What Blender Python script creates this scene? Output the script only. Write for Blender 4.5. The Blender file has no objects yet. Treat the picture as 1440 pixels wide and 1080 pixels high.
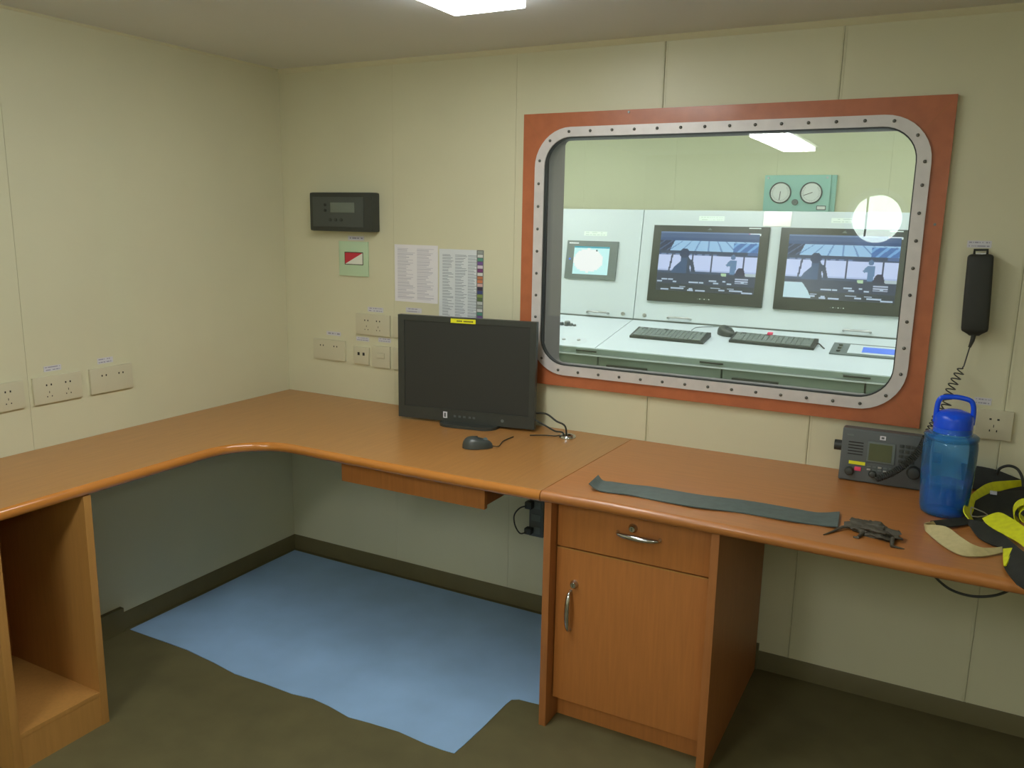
import bpy, bmesh, math, random
from mathutils import Vector, Matrix
random.seed(7)
PI = math.pi
S = bpy.context.scene
COL = S.collection

# ------------------------------------------------------------------ camera
CAM = Vector((2.57575, -2.73628, 1.50899))
FPX = 1163.765
cam_d = bpy.data.cameras.new('camera'); cam = bpy.data.objects.new('camera', cam_d); COL.objects.link(cam)
cam.location = CAM
cam.rotation_mode = 'XYZ'; cam.rotation_euler = (CAMRX, CAMRY, CAMRZ) = (1.3756, -0.0186, 0.4911)
cam_d.sensor_width = 36.0; cam_d.lens = FPX / 1440 * 36.0; cam_d.clip_start = 0.02
S.camera = cam

# ------------------------------------------------------------------ world, exposure, light levels
W = bpy.data.worlds.new('daylight'); S.world = W; W.use_nodes = True
W.node_tree.nodes['Background'].inputs[0].default_value = (0.93, 1.0, 0.97, 1)
W.node_tree.nodes['Background'].inputs[1].default_value = 10.0        # overcast daylight seen through the porthole
S.view_settings.view_transform = 'Standard'; S.view_settings.look = 'None'
S.view_settings.gamma = 1.0; S.view_settings.use_curve_mapping = False
S.view_settings.exposure = 0.0
LAMP_ROOM = 18.5            # ceiling lamps of the room
LAMP_REAR = 27.0
LAMP_SIDE = 14.0            # lamp behind the camera on the right
LAMP_CONTROL = 16.5         # ceiling lamps of the control room

# ------------------------------------------------------------------ helpers
def lin(c):
    c = c / 255.0
    return c / 12.92 if c <= 0.04045 else ((c + 0.055) / 1.055) ** 2.4
def rgb(r, g, b): return (lin(r), lin(g), lin(b), 1.0)
MATS = {}
def mat(name, col, rough=0.5, metal=0.0, var=0.0, scale=20.0, stretch=(1, 1, 1), bump=0.0, emit=None, estr=0.0, coat=0.0, spec=0.5):
    m = bpy.data.materials.new(name); m.use_nodes = True; MATS[name] = m
    nt = m.node_tree; b = nt.nodes['Principled BSDF']
    b.inputs['Base Color'].default_value = rgb(*col); b.inputs['Roughness'].default_value = rough
    b.inputs['Metallic'].default_value = metal; b.inputs['Coat Weight'].default_value = coat
    b.inputs['Coat Roughness'].default_value = 0.12; b.inputs['Specular IOR Level'].default_value = spec
    if emit: b.inputs['Emission Color'].default_value = rgb(*emit); b.inputs['Emission Strength'].default_value = estr
    if var or bump:
        tc = nt.nodes.new('ShaderNodeTexCoord'); mp = nt.nodes.new('ShaderNodeMapping'); nz = nt.nodes.new('ShaderNodeTexNoise')
        mp.inputs['Scale'].default_value = stretch; nz.inputs['Scale'].default_value = scale; nz.inputs['Detail'].default_value = 5
        nt.links.new(tc.outputs['Object'], mp.inputs[0]); nt.links.new(mp.outputs[0], nz.inputs['Vector'])
        if var:
            rp = nt.nodes.new('ShaderNodeValToRGB')
            c = rgb(*col)
            rp.color_ramp.elements[0].position = 0.3; rp.color_ramp.elements[1].position = 0.7
            rp.color_ramp.elements[0].color = tuple(x * (1 - var) for x in c[:3]) + (1,)
            rp.color_ramp.elements[1].color = tuple(min(1, x * (1 + var)) for x in c[:3]) + (1,)
            nt.links.new(nz.outputs['Fac'], rp.inputs[0]); nt.links.new(rp.outputs[0], b.inputs['Base Color'])
        if bump:
            bp = nt.nodes.new('ShaderNodeBump'); bp.inputs['Strength'].default_value = bump; bp.inputs['Distance'].default_value = 0.002
            nt.links.new(nz.outputs['Fac'], bp.inputs['Height']); nt.links.new(bp.outputs[0], b.inputs['Normal'])
    return m
def print_mat(name, glow):          # colours stored on the faces of a printed sheet or a screen picture
    m = bpy.data.materials.new(name); m.use_nodes = True; MATS[name] = m
    nt = m.node_tree; b = nt.nodes['Principled BSDF']
    a = nt.nodes.new('ShaderNodeAttribute'); a.attribute_name = 'print'
    if glow:
        b.inputs['Base Color'].default_value = (0.01, 0.01, 0.012, 1); b.inputs['Roughness'].default_value = 0.25
        nt.links.new(a.outputs['Color'], b.inputs['Emission Color']); b.inputs['Emission Strength'].default_value = glow
    else:
        nt.links.new(a.outputs['Color'], b.inputs['Base Color']); b.inputs['Roughness'].default_value = 0.6
    return m

mat('wall_cream', (211, 209, 178), 0.42, var=0.03, scale=2.0, bump=0.05)
mat('ceiling_paint', (222, 226, 228), 0.45, var=0.02, scale=2.0)
mat('floor_rubber', (100, 94, 62), 0.6, var=0.10, scale=9, bump=0.2)
mat('base_rubber', (104, 97, 64), 0.6, var=0.05, scale=12)
mat('wood_top', (180, 116, 58), 0.36, var=0.07, scale=6, stretch=(1, 14, 14), coat=0.25)
mat('wood_top_left', (175, 124, 66), 0.36, var=0.07, scale=6, stretch=(14, 1, 14), coat=0.25)
mat('wood_edge', (192, 124, 54), 0.22, var=0.04, scale=6, coat=0.5)
mat('wood_front', (182, 116, 58), 0.4, var=0.08, scale=7, stretch=(14, 14, 1), coat=0.15)
mat('wood_side', (166, 106, 56), 0.45, var=0.08, scale=7, stretch=(14, 14, 1))
mat('wood_frame', (180, 104, 66), 0.38, var=0.07, scale=9, stretch=(3, 3, 3), coat=0.15)
mat('wood_shelf', (176, 128, 66), 0.5, var=0.06, scale=7, stretch=(14, 14, 1))
mat('steel_ring', (212, 208, 206), 0.42, metal=0.15, var=0.05, scale=30, bump=0.05)
mat('bolt_steel', (110, 112, 108), 0.35, metal=0.8)
mat('seal_rubber', (48, 50, 48), 0.6)
mat('reveal_grey', (122, 114, 110), 0.55)
mat('chrome', (205, 205, 205), 0.16, metal=1.0)
mat('brushed', (190, 190, 188), 0.32, metal=0.9)
mat('black_plastic', (56, 60, 55), 0.42, var=0.05, scale=40)  # base colour raised a little to put lens haze into the blacks
mat('black_matte', (46, 49, 44), 0.62)
mat('dark_grey', (90, 96, 96), 0.45)
mat('key_cap', (128, 138, 134), 0.45)
mat('mouse_black', (64, 70, 67), 0.35)
mat('unit_grey', (74, 80, 76), 0.4)
mat('lcd_dead', (112, 122, 112), 0.25)
mat('socket_white', (204, 200, 172), 0.35)
mat('hole_black', (28, 26, 24), 0.7)
mat('sticker_white', (222, 222, 226), 0.55)
mat('sticker_ink', (120, 120, 130), 0.6)
mat('yellow_tape', (232, 232, 40), 0.5)
mat('ink_dark', (60, 60, 40), 0.6)
mat('plate_green', (190, 216, 180), 0.35)
mat('red_ink', (200, 55, 70), 0.5)
mat('white_ink', (228, 232, 218), 0.5)
mat('blue_sheet', (150, 186, 224), 0.55, var=0.07, scale=5, bump=0.3)
mat('console_paint', (200, 210, 213), 0.36, var=0.02, scale=3)
mat('console_dark', (104, 113, 108), 0.5)
mat('console_mid', (134, 150, 142), 0.45)
mat('control_wall', (220, 221, 188), 0.5, var=0.02, scale=2)
mat('mint_paint', (156, 206, 194), 0.45)
mat('dial_white', (226, 232, 228), 0.3)
mat('key_grey', (104, 114, 112), 0.5)
mat('rubber_strip', (84, 98, 96), 0.5, var=0.12, scale=40, bump=0.3)
mat('scrap_dark', (78, 74, 62), 0.7, var=0.2, scale=90, bump=0.6)
mat('web_yellow', (222, 226, 30), 0.6, var=0.10, scale=60, bump=0.4)
mat('web_black', (42, 44, 38), 0.75, var=0.15, scale=60, bump=0.4)
mat('web_beige', (196, 184, 134), 0.75, var=0.08, scale=70, bump=0.4)
mat('lid_blue', (18, 84, 238), 0.25, emit=None)
mat('pink_tab', (235, 70, 110), 0.5)
mat('olive_lcd', (86, 92, 62), 0.3)
mat('panel_blue', (70, 100, 190), 0.3, emit=(90, 130, 235), estr=0.45)
mat('lamp_tube', (250, 252, 252), 0.5, emit=(250, 251, 248), estr=LAMP_ROOM)
mat('lamp_tube_rear', (250, 252, 252), 0.5, emit=(250, 251, 248), estr=LAMP_REAR)
mat('lamp_tube_control', (250, 252, 252), 0.5, emit=(248, 251, 252), estr=LAMP_CONTROL)
mat('lamp_tube_side', (250, 252, 252), 0.5, emit=(250, 251, 248), estr=LAMP_SIDE)
mat('lamp_body', (214, 220, 224), 0.4)
print_mat('printed', 0); print_mat('screen_glow', 0.95)

def thin_glass(name, tint, ior=1.5, rough=0.0, body=0.0, bodycol=(1, 1, 1, 1)):
    m = bpy.data.materials.new(name); m.use_nodes = True; MATS[name] = m
    nt = m.node_tree; nt.nodes.remove(nt.nodes['Principled BSDF'])
    out = nt.nodes['Material Output']; t = nt.nodes.new('ShaderNodeBsdfTransparent'); g = nt.nodes.new('ShaderNodeBsdfGlossy')
    t.inputs[0].default_value = tint; g.inputs['Roughness'].default_value = rough; g.inputs['Color'].default_value = (1, 1, 1, 1)
    fr = nt.nodes.new('ShaderNodeFresnel'); fr.inputs[0].default_value = ior; mx = nt.nodes.new('ShaderNodeMixShader')
    base = t.outputs[0]
    if body:
        d = nt.nodes.new('ShaderNodeBsdfDiffuse'); d.inputs[0].default_value = bodycol
        m2 = nt.nodes.new('ShaderNodeMixShader'); m2.inputs[0].default_value = body
        nt.links.new(t.outputs[0], m2.inputs[1]); nt.links.new(d.outputs[0], m2.inputs[2]); base = m2.outputs[0]
    nt.links.new(fr.outputs[0], mx.inputs[0]); nt.links.new(base, mx.inputs[1]); nt.links.new(g.outputs[0], mx.inputs[2])
    nt.links.new(mx.outputs[0], out.inputs['Surface'])
thin_glass('window_glass', (0.97, 1.0, 0.985, 1))
thin_glass('bottle_blue', (0.48, 0.76, 1.0, 1), 1.45, 0.06, 0.24, (0.06, 0.42, 1.0, 1))
thin_glass('bottle_water', (0.34, 0.46, 0.92, 1), 1.2, 0.05, 0.30, (0.01, 0.10, 0.95, 1))

class MB:
    def __init__(s): s.v = []; s.f = []; s.sm = []
    def add(s, vs, fs, smooth=False, M=None):
        o = len(s.v)
        for p in vs:
            p = Vector(p); s.v.append(tuple(M @ p) if M else tuple(p))
        for f in fs: s.f.append([i + o for i in f]); s.sm.append(smooth)
        return s
    def box(s, a, b, M=None, bev=0.0):
        x0, x1 = sorted((a[0], b[0])); y0, y1 = sorted((a[1], b[1])); z0, z1 = sorted((a[2], b[2]))
        if bev <= 0:
            vs = [(x, y, z) for z in (z0, z1) for y in (y0, y1) for x in (x0, x1)]
            return s.add(vs, [(0, 2, 3, 1), (4, 5, 7, 6), (0, 1, 5, 4), (2, 6, 7, 3), (0, 4, 6, 2), (1, 3, 7, 5)], False, M)
        bm = bmesh.new(); bmesh.ops.create_cube(bm, size=1)
        for v in bm.verts: v.co = Vector(((x0 + x1) / 2 + v.co.x * (x1 - x0), (y0 + y1) / 2 + v.co.y * (y1 - y0), (z0 + z1) / 2 + v.co.z * (z1 - z0)))
        bmesh.ops.bevel(bm, geom=bm.edges[:], offset=bev, segments=2, affect='EDGES', profile=0.7)
        bm.verts.index_update()
        s.add([v.co.copy() for v in bm.verts], [[v.index for v in f.verts] for f in bm.faces], False, M); bm.free(); return s
    def cyl(s, c, axis, r, h, n=16, r2=None, M=None, smooth=True):      # from c along axis for h
        a = Vector(axis).normalized(); q = a.to_track_quat('Z', 'Y').to_matrix(); r2 = r if r2 is None else r2
        vs = []; c = Vector(c)
        for k, (rr, hh) in enumerate(((r, 0), (r2, h))):
            for i in range(n):
                t = 2 * PI * i / n; vs.append(c + q @ Vector((rr * math.cos(t), rr * math.sin(t), hh)))
        s.add(vs, [(i, (i + 1) % n, n + (i + 1) % n, n + i) for i in range(n)], smooth, M)
        return s.add(vs, [list(range(n))[::-1], list(range(n, 2 * n))], False, M)
    def lathe(s, c, prof, n=24, axis=(0, 0, 1), M=None, caps=True):
        a = Vector(axis).normalized(); q = a.to_track_quat('Z', 'Y').to_matrix(); c = Vector(c); vs = []
        for r, z in prof:
            for i in range(n):
                t = 2 * PI * i / n; vs.append(c + q @ Vector((r * math.cos(t), r * math.sin(t), z)))
        fs = [(k * n + i, k * n + (i + 1) % n, (k + 1) * n + (i + 1) % n, (k + 1) * n + i) for k in range(len(prof) - 1) for i in range(n)]
        s.add(vs, fs, True, M)
        if caps: s.add(vs[:n], [list(range(n))[::-1]], False, M); s.add(vs[-n:], [list(range(n))], False, M)
        return s
    def tube(s, pts, r, n=8, M=None, closed=False):
        P = [Vector(p) for p in pts]; m = len(P); vs = []; up = None
        for i in range(m):
            t = (P[min(i + 1, m - 1)] - P[max(i - 1, 0)])
            if closed: t = P[(i + 1) % m] - P[(i - 1) % m]
            t.normalize()
            if up is None: up = t.orthogonal().normalized()
            up = (up - t * up.dot(t)).normalized(); w = t.cross(up)
            rr = r[i] if isinstance(r, (list, tuple)) else r
            for k in range(n): a = 2 * PI * k / n; vs.append(P[i] + (up * math.cos(a) + w * math.sin(a)) * rr)
        L = m if closed else m - 1
        fs = [(i * n + k, i * n + (k + 1) % n, ((i + 1) % m) * n + (k + 1) % n, ((i + 1) % m) * n + k) for i in range(L) for k in range(n)]
        s.add(vs, fs, True, M)
        if not closed: s.add(vs[:n], [list(range(n))[::-1]], False, M); s.add(vs[-n:], [list(range(n))], False, M)
        return s
    def prism(s, poly, d, M=None):                                      # polygon in local XY, extruded along Z by d
        n = len(poly); vs = [(x, y, 0) for x, y in poly] + [(x, y, d) for x, y in poly]
        return s.add(vs, [list(range(n))[::-1], list(range(n, 2 * n))] + [(i, (i + 1) % n, n + (i + 1) % n, n + i) for i in range(n)], False, M)
    def ring(s, outer, inner, d, M=None):                               # two loops with equal counts, local XY, extruded along Z
        n = len(outer); vs = [(x, y, z) for z in (0, d) for L in (outer, inner) for x, y in L]
        O0, I0, O1, I1 = 0, n, 2 * n, 3 * n; fs = []
        for i in range(n):
            j = (i + 1) % n
            fs += [(O0 + j, O0 + i, I0 + i, I0 + j), (O1 + i, O1 + j, I1 + j, I1 + i), (O0 + i, O0 + j, O1 + j, O1 + i), (I0 + j, I0 + i, I1 + i, I1 + j)]
        return s.add(vs, fs, False, M)
    def build(s, name, m, parent=None, fix=True):
        me = bpy.data.meshes.new(name); me.from_pydata(s.v, [], s.f)
        me.polygons.foreach_set('use_smooth', s.sm)
        if fix:
            bm = bmesh.new(); bm.from_mesh(me); bmesh.ops.remove_doubles(bm, verts=bm.verts[:], dist=1e-6)
            bmesh.ops.recalc_face_normals(bm, faces=bm.faces[:]); bm.to_mesh(me); bm.free()
        me.materials.append(MATS[m]); me.set_sharp_from_angle(angle=math.radians(48)); me.update()
        o = bpy.data.objects.new(name, me); COL.objects.link(o)
        if parent is not None:
            o.parent = parent; o.matrix_parent_inverse = parent.matrix_basis.inverted()
        return o
def tag(o, label, cat, group=None):
    o['label'] = label; o['category'] = cat
    if group: o['group'] = group
    return o
def thing(name, label, cat, loc=(0, 0, 0), group=None):
    o = bpy.data.objects.new(name, None); COL.objects.link(o); o.location = loc; o.empty_display_size = 0.05
    bpy.context.view_layer.update() if False else None
    return tag(o, label, cat, group)
def struct(o): o['kind'] = 'structure'; return o
def frame_of(loc, rz=0.0, rx=0.0, ry=0.0):
    return Matrix.Translation(Vector(loc)) @ Matrix.Rotation(rz, 4, 'Z') @ Matrix.Rotation(ry, 4, 'Y') @ Matrix.Rotation(rx, 4, 'X')
WALLM = Matrix(((1, 0, 0, 0), (0, 0, -1, 0), (0, 1, 0, 0), (0, 0, 0, 1)))      # local x,y,z -> world x,z,-y (stands on the window wall)
def on_wall(y=0.0): return Matrix.Translation((0, y, 0)) @ WALLM
def rrect(x0, x1, y0, y1, r, k=10):
    pts = []
    for cx, cy, a0 in ((x1 - r, y1 - r, 0), (x0 + r, y1 - r, PI / 2), (x0 + r, y0 + r, PI), (x1 - r, y0 + r, 1.5 * PI)):
        for i in range(k + 1): a = a0 + PI / 2 * i / k; pts.append((cx + r * math.cos(a), cy + r * math.sin(a)))
    return pts
def smooth_path(pts, sub=8):
    P = [Vector(p) for p in pts]; out = []
    for i in range(len(P) - 1):
        p0 = P[max(i - 1, 0)]; p1 = P[i]; p2 = P[i + 1]; p3 = P[min(i + 2, len(P) - 1)]
        for k in range(sub):
            t = k / sub
            out.append(0.5 * ((2 * p1) + (p2 - p0) * t + (2 * p0 - 5 * p1 + 4 * p2 - p3) * t * t + (3 * p1 - p0 - 3 * p2 + p3) * t ** 3))
    out.append(P[-1]); return out
_R = cam.rotation_euler.to_matrix()
def at(u, v, ax, val):               # the point of a world plane that was measured at a pixel of the photograph
    d = _R @ Vector(((u - 720) / FPX, -(v - 540) / FPX, -1.0)); t = (val - CAM[ax]) / d[ax]
    return CAM + d * t
def sheet(name, O, U, V, nx, ny, fn, m, parent=None, thick=0.0006):
    """printed sheet: O top-left corner, U right vector, V down vector; fn(u, v) -> sRGB colour"""
    O, U, V = Vector(O), Vector(U), Vector(V); N = V.cross(U).normalized()
    vs = [O + U * (i / nx) + V * (j / ny) for j in range(ny + 1) for i in range(nx + 1)]
    fs = []; cols = []
    for j in range(ny):
        for i in range(nx):
            a = j * (nx + 1) + i; fs.append((a, a + nx + 1, a + nx + 2, a + 1)); cols.append(rgb(*fn((i + .5) / nx, (j + .5) / ny)))
    b = len(vs); vs += [p - N * thick for p in (O, O + U, O + U + V, O + V)]
    n00, n10, n11, n01 = 0, nx, (ny + 1) * (nx + 1) - 1, ny * (nx + 1)
    edge = rgb(*fn(0.01, 0.01))
    for f in ((b, b + 1, b + 2, b + 3), (n00, n10, b + 1, b), (n10, n11, b + 2, b + 1), (n11, n01, b + 3, b + 2), (n01, n00, b, b + 3)):
        fs.append(f); cols.append(edge)
    me = bpy.data.meshes.new(name); me.from_pydata([tuple(p) for p in vs], [], fs)
    ca = me.color_attributes.new('print', 'FLOAT_COLOR', 'CORNER'); flat = []
    for f, c in zip(fs, cols): flat += list(c) * len(f)
    ca.data.foreach_set('color', flat); me.materials.append(MATS[m]); me.update()
    o = bpy.data.objects.new(name, me); COL.objects.link(o)
    if parent is not None: o.parent = parent; o.matrix_parent_inverse = parent.matrix_basis.inverted()
    return o

H = 2.105
XR, YR = 4.6, -4.6           # the room's far ends
# ================================================================== ROOM SHELL
struct(MB().box((-0.1, YR - 0.1, -0.1), (XR + 0.1, 0.0, 0)).build('floor', 'floor_rubber'))
ceil = struct(MB().box((-0.1, YR - 0.1, H), (XR + 0.1, 0.0, H + 0.1)).build('ceiling', 'ceiling_paint'))

# window opening in the wall (hidden behind the wooden frame)
HX0, HX1, HZ0, HZ1 = 1.205, 2.482, 0.955, 1.835
wall = MB()
for a, b in (((-0.1, 0.006, 0), (HX0, 0.05, H + 0.05)), ((HX1, 0.006, 0), (XR + 0.1, 0.05, H + 0.05)),
             ((HX0, 0.006, 0), (HX1, 0.05, HZ0)), ((HX0, 0.006, HZ1), (HX1, 0.05, H + 0.05))): wall.box(a, b)
wall_back = struct(wall.build('wall_back', 'wall_cream'))
seams = [-0.001, 0.578, 1.122, 1.666, 2.21, 2.74, 3.28, XR]
gaps = [0, .0003, .0004, .0014, .0010, .0008, .0005, 0]
for i in range(len(seams) - 1):
    x0, x1 = seams[i] + gaps[i], seams[i + 1] - gaps[i + 1]; m = MB()
    if x1 < HX0 or x0 > HX1: m.box((x0, 0, 0.0), (x1, 0.006, H))
    else:
        m.box((x0, 0, 0.0), (x1, 0.006, HZ0)); m.box((x0, 0, HZ1), (x1, 0.006, H))
        if x0 < HX0: m.box((x0, 0, HZ0), (HX0, 0.006, HZ1))
        if x1 > HX1: m.box((HX1, 0, HZ0), (x1, 0.006, HZ1))
    m.build('wall_panel', 'wall_cream', wall_back)
# thin joint strips of the panels
for x in seams[3:6]:
    m = MB()
    for z0, z1 in (((0.0, 0.916), (1.878, H)) if 1.163 < x < 2.524 else ((0.0, H),)):
        m.box((x - 0.0075, -0.0012, z0), (x - 0.0045, 0.004, z1)); m.box((x + 0.0045, -0.0012, z0), (x + 0.0075, 0.004, z1))
    m.build('joint_strip', 'wall_cream', wall_back)
wall_left = struct(MB().box((-0.1, YR, 0), (-0.006, 0.0, H)).build('wall_left', 'wall_cream'))
ls = [0.0, -1.175, -2.345, -3.515, YR]
for i in range(len(ls) - 1): MB().box((-0.006, ls[i] - 0.0005, 0), (0, ls[i + 1] + 0.0005, H)).build('wall_panel', 'wall_cream', wall_left)
struct(MB().box((XR, YR, 0), (XR + 0.1, 0.0, H)).build('wall_right', 'wall_cream'))
# rear wall with the porthole (behind the camera, mirrored in the window glass)
pc = at(1232, 308, 1, -YR); px_, pz_ = pc.x, pc.z; PR = 0.19
m = MB(); m.ring(rrect(-0.1, XR + 0.1, -0.0, H, 0.0001), [(px_ + PR * math.cos(a), pz_ + PR * math.sin(a)) for a in
    [q + (PI / 2) * i / 10 for q in (0, PI / 2, PI, 1.5 * PI) for i in range(11)]], 0.1, Matrix(((1, 0, 0, 0), (0, 0, -1, YR), (0, 1, 0, 0), (0, 0, 0, 1))))
struct(m.build('wall_rear', 'wall_cream', fix=False))
port = MB().lathe((px_, YR + 0.02, pz_), [(PR + 0.05, -0.02), (PR + 0.05, 0.0), (PR + 0.045, 0.012), (PR, 0.012), (PR, -0.12)], 40, (0, 1, 0), caps=False)
port = struct(port.build('window_2', 'lamp_body'))
MB().cyl((px_, YR - 0.06, pz_), (0, 1, 0), PR + 0.001, 0.008, 40).build('glass_pane', 'window_glass', port)
MB().box((px_ - 0.085, YR - 0.04, pz_ - PR + .05), (px_ - 0.07, YR - 0.03, pz_ + PR - .01)).build('glazing_bar', 'dark_grey', port)

# baseboards and trim
bb = MB().prism([(0, 0), (0.008, 0), (0.0055, 0.060), (0.003, 0.065), (0, 0.065)], XR, Matrix(((0, 0, 1, 0), (-1, 0, 0, 0), (0, 1, 0, 0), (0, 0, 0, 1))))
bb.box((1.55, -0.012, 0), (2.112, 0, 0.092)); struct(bb.build('baseboard_back', 'base_rubber'))
bb = MB().prism([(0, 0), (0.008, 0), (0.0055, 0.060), (0.003, 0.065), (0, 0.065)], -YR, Matrix(((1, 0, 0, 0), (0, 0, -1, 0), (0, 1, 0, 0), (0, 0, 0, 1))))
bb.box((0, -1.72, 0), (0.02, -0.915, 0.092)); struct(bb.build('baseboard_left', 'base_rubber'))
struct(MB().prism([(0, 0), (0.012, 0), (0.003, -0.016), (0, -0.018)], XR, Matrix(((0, 0, 1, 0), (-1, 0, 0, 0), (0, 1, 0, H), (0, 0, 0, 1)))).build('trim_1', 'wall_cream'))
struct(MB().prism([(0, 0), (0.006, 0), (0.002, -0.007), (0, -0.008)], -YR, Matrix(((1, 0, 0, 0), (0, 0, -1, 0), (0, 1, 0, H), (0, 0, 0, 1)))).build('trim_2', 'wall_cream'))

# ------------------------------------------------------------------ window between the rooms
win = struct(MB().ring(rrect(1.163, 2.526, 0.916, 1.878, 0.0005), rrect(1.225, 2.464, 0.968, 1.822, 0.11), 0.018, on_wall(0.0)).build('window_1', 'wood_frame', fix=False))
for a, b in (((1.163, 1.878), (1.225, 1.80)), ((2.526, 1.878), (2.464, 1.80)), ((2.526, 0.916), (2.464, 0.98)), ((1.163, 0.916), (1.225, 0.98))):
    d = Vector((b[0] - a[0], b[1] - a[1])).normalized(); n = Vector((-d.y, d.x)) * .0005; e = Vector(a) + d * .118; a = Vector(a)
    MB().prism([tuple(a + n), tuple(a - n), tuple(e - n), tuple(e + n)], .0003, on_wall(-.018)).build('mitre_joint', 'wood_side', win)
RX0, RX1, RZ0, RZ1 = 1.214, 2.478, 0.958, 1.829
MB().ring(rrect(RX0, RX1, RZ0, RZ1, 0.135), rrect(RX0 + 0.037, RX1 - 0.037, RZ0 + 0.035, RZ1 - 0.032, 0.10), 0.010, on_wall(-0.016)).build('steel_ring', 'steel_ring', win, fix=False)
IX0, IX1, IZ0, IZ1 = RX0 + 0.037, RX1 - 0.037, RZ0 + 0.035, RZ1 - 0.032
MB().ring(rrect(IX0 - 0.012, IX1 + 0.012, IZ0 - 0.012, IZ1 + 0.012, 0.11), rrect(IX0 + 0.004, IX1 - 0.004, IZ0 + 0.004, IZ1 - 0.004, 0.097), 0.020, on_wall(-0.002)).build('seal', 'seal_rubber', win, fix=False)
MB().ring(rrect(IX0 - 0.012, IX1 + 0.012, IZ0 - 0.012, IZ1 + 0.012, 0.11), rrect(IX0 + 0.001, IX1 - 0.001, IZ0 + 0.001, IZ1 - 0.001, 0.099), 0.006, on_wall(-0.018)).build('inner_lip', 'brushed', win, fix=False)
MB().prism(rrect(IX0 - 0.006, IX1 + 0.006, IZ0 - 0.006, IZ1 + 0.006, 0.105), 0.008, on_wall(0.012)).build('glass_pane', 'window_glass', win)
MB().ring(rrect(HX0, HX1, HZ0, HZ1, 0.001), rrect(IX0 - 0.004, IX1 + 0.004, IZ0 - 0.02, IZ1 + 0.004, 0.02), -0.135, on_wall(0.022)).build('reveal_lining', 'reveal_grey', win, fix=False)
bolts = MB().lathe((0, 0, 0), [(0.0052, 0), (0.0052, 0.0013), (0.0038, 0.0034), (0.0012, 0.004)], 10).build('bolt', 'bolt_steel')
path = rrect(RX0 + 0.017, RX1 - 0.017, RZ0 + 0.016, RZ1 - 0.015, 0.118, 12); path.append(path[0])
acc = 0.0; k = 0; bm_me = bolts.data; first = True
for a, b in zip(path[:-1], path[1:]):
    L = math.dist(a, b)
    while acc <= L and L > 1e-6:
        t = acc / L; p = (a[0] + (b[0] - a[0]) * t, -0.026, a[1] + (b[1] - a[1]) * t)
        o = bolts if first else bolts.copy()
        if not first: COL.objects.link(o)
        first = False
        o.parent = win; o.matrix_local = Matrix.Translation(p) @ Matrix.Rotation(PI / 2, 4, 'X')
        acc += 0.079
    acc -= L

# ================================================================== CONTROL ROOM BEHIND THE GLASS
CX0, CX1, CY1 = -1.4, 4.2, 2.32
struct(MB().box((CX0, 0.2, -0.1), (CX1, CY1, 0)).build('floor', 'floor_rubber'))
struct(MB().box((CX0, 0.16, H + 0.1), (CX1, CY1, H + 0.2)).build('ceiling', 'ceiling_paint'))
cw = struct(MB().box((CX0, CY1, 0), (CX1, CY1 + 0.1, H + 0.1)).build('wall_far', 'control_wall'))
for i in range(10):
    x0 = CX0 + i * 0.6
    MB().box((x0 + .0004, CY1 - .006, 0), (min(x0 + .6, CX1) - .0004, CY1, H + 0.1)).build('wall_panel', 'control_wall', cw)
struct(MB().box((CX0 - 0.1, 0.16, 0), (CX0, CY1, H + 0.1)).build('wall_far_left', 'control_wall'))
struct(MB().box((CX1, 0.16, 0), (CX1 + 0.1, CY1, H + 0.1)).build('wall_far_right', 'control_wall'))
m = MB()
for a, b in (((CX0, 0.16, 0), (HX0, 0.2, H + .1)), ((HX1, 0.16, 0), (CX1, 0.2, H + .1)), ((HX0, 0.16, 0), (HX1, 0.2, HZ0)), ((HX0, 0.16, HZ1), (HX1, 0.2, H + .1))): m.box(a, b)
struct(m.build('wall_near', 'control_wall'))

# console: slanted face (y 1.60 -> 1.70, z 0.985 -> 1.58), desk sloping down to its front edge (y 1.06, z 0.892)
FY = lambda z: 1.60 + (z - 0.985) * 0.168
con = thing('control_console', 'long pale grey-green control console with sloping desk and leaning instrument face', 'console', (1.5, 1.6, 0))
face_M = Matrix(((1, 0, 0, 0), (0, 0, 0, 0), (0, 0, 1, 0), (0, 0, 0, 1)))
xs = [-0.9, 0.10, 1.026, 2.62, 3.6]
for i in range(4):
    x0, x1 = xs[i] + 0.0022, xs[i + 1] - 0.0022
    MB().prism([(FY(0.991), 0.991), (FY(1.58), 1.58), (2.0, 1.58), (2.0, 0.991)], x1 - x0, Matrix(((0, 0, 1, x0), (1, 0, 0, 0), (0, 1, 0, 0), (0, 0, 0, 1)))).build('face_panel', 'console_paint', con)
    MB().prism([(1.06, 0.892), (1.596, 0.983), (1.596, 0.955), (1.06, 0.864)], x1 - x0, Matrix(((0, 0, 1, x0), (1, 0, 0, 0), (0, 1, 0, 0), (0, 0, 0, 1)))).build('desk_panel', 'console_paint', con)
MB().box((-0.9, 1.11, 0.06), (3.6, 1.98, 0.868)).build('cabinet_body', 'console_dark', con)
MB().box((-0.9, 1.6, 0.868), (3.6, 1.98, 0.99)).build('inner_frame', 'console_dark', con)
MB().box((-0.9, 1.052, 0.862), (3.6, 1.0595, 0.888)).build('edge_fascia', 'console_mid', con)
MB().box((-0.9, 1.046, 0.853), (3.6, 1.12, 0.860)).build('edge_highlight', 'console_paint', con)  # white-painted strip stands in for the highlight line along the desk edge
for x0 in (0.30, 0.93, 1.56, 2.19):
    MB().box((x0, 1.046, 0.872), (x0 + .11, 1.053, 0.880), bev=.002).build('edge_handle', 'black_plastic', con)
MB().box((-0.9, 1.14, 0.0), (3.6, 1.95, 0.06)).build('plinth', 'black_matte', con)
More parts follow.
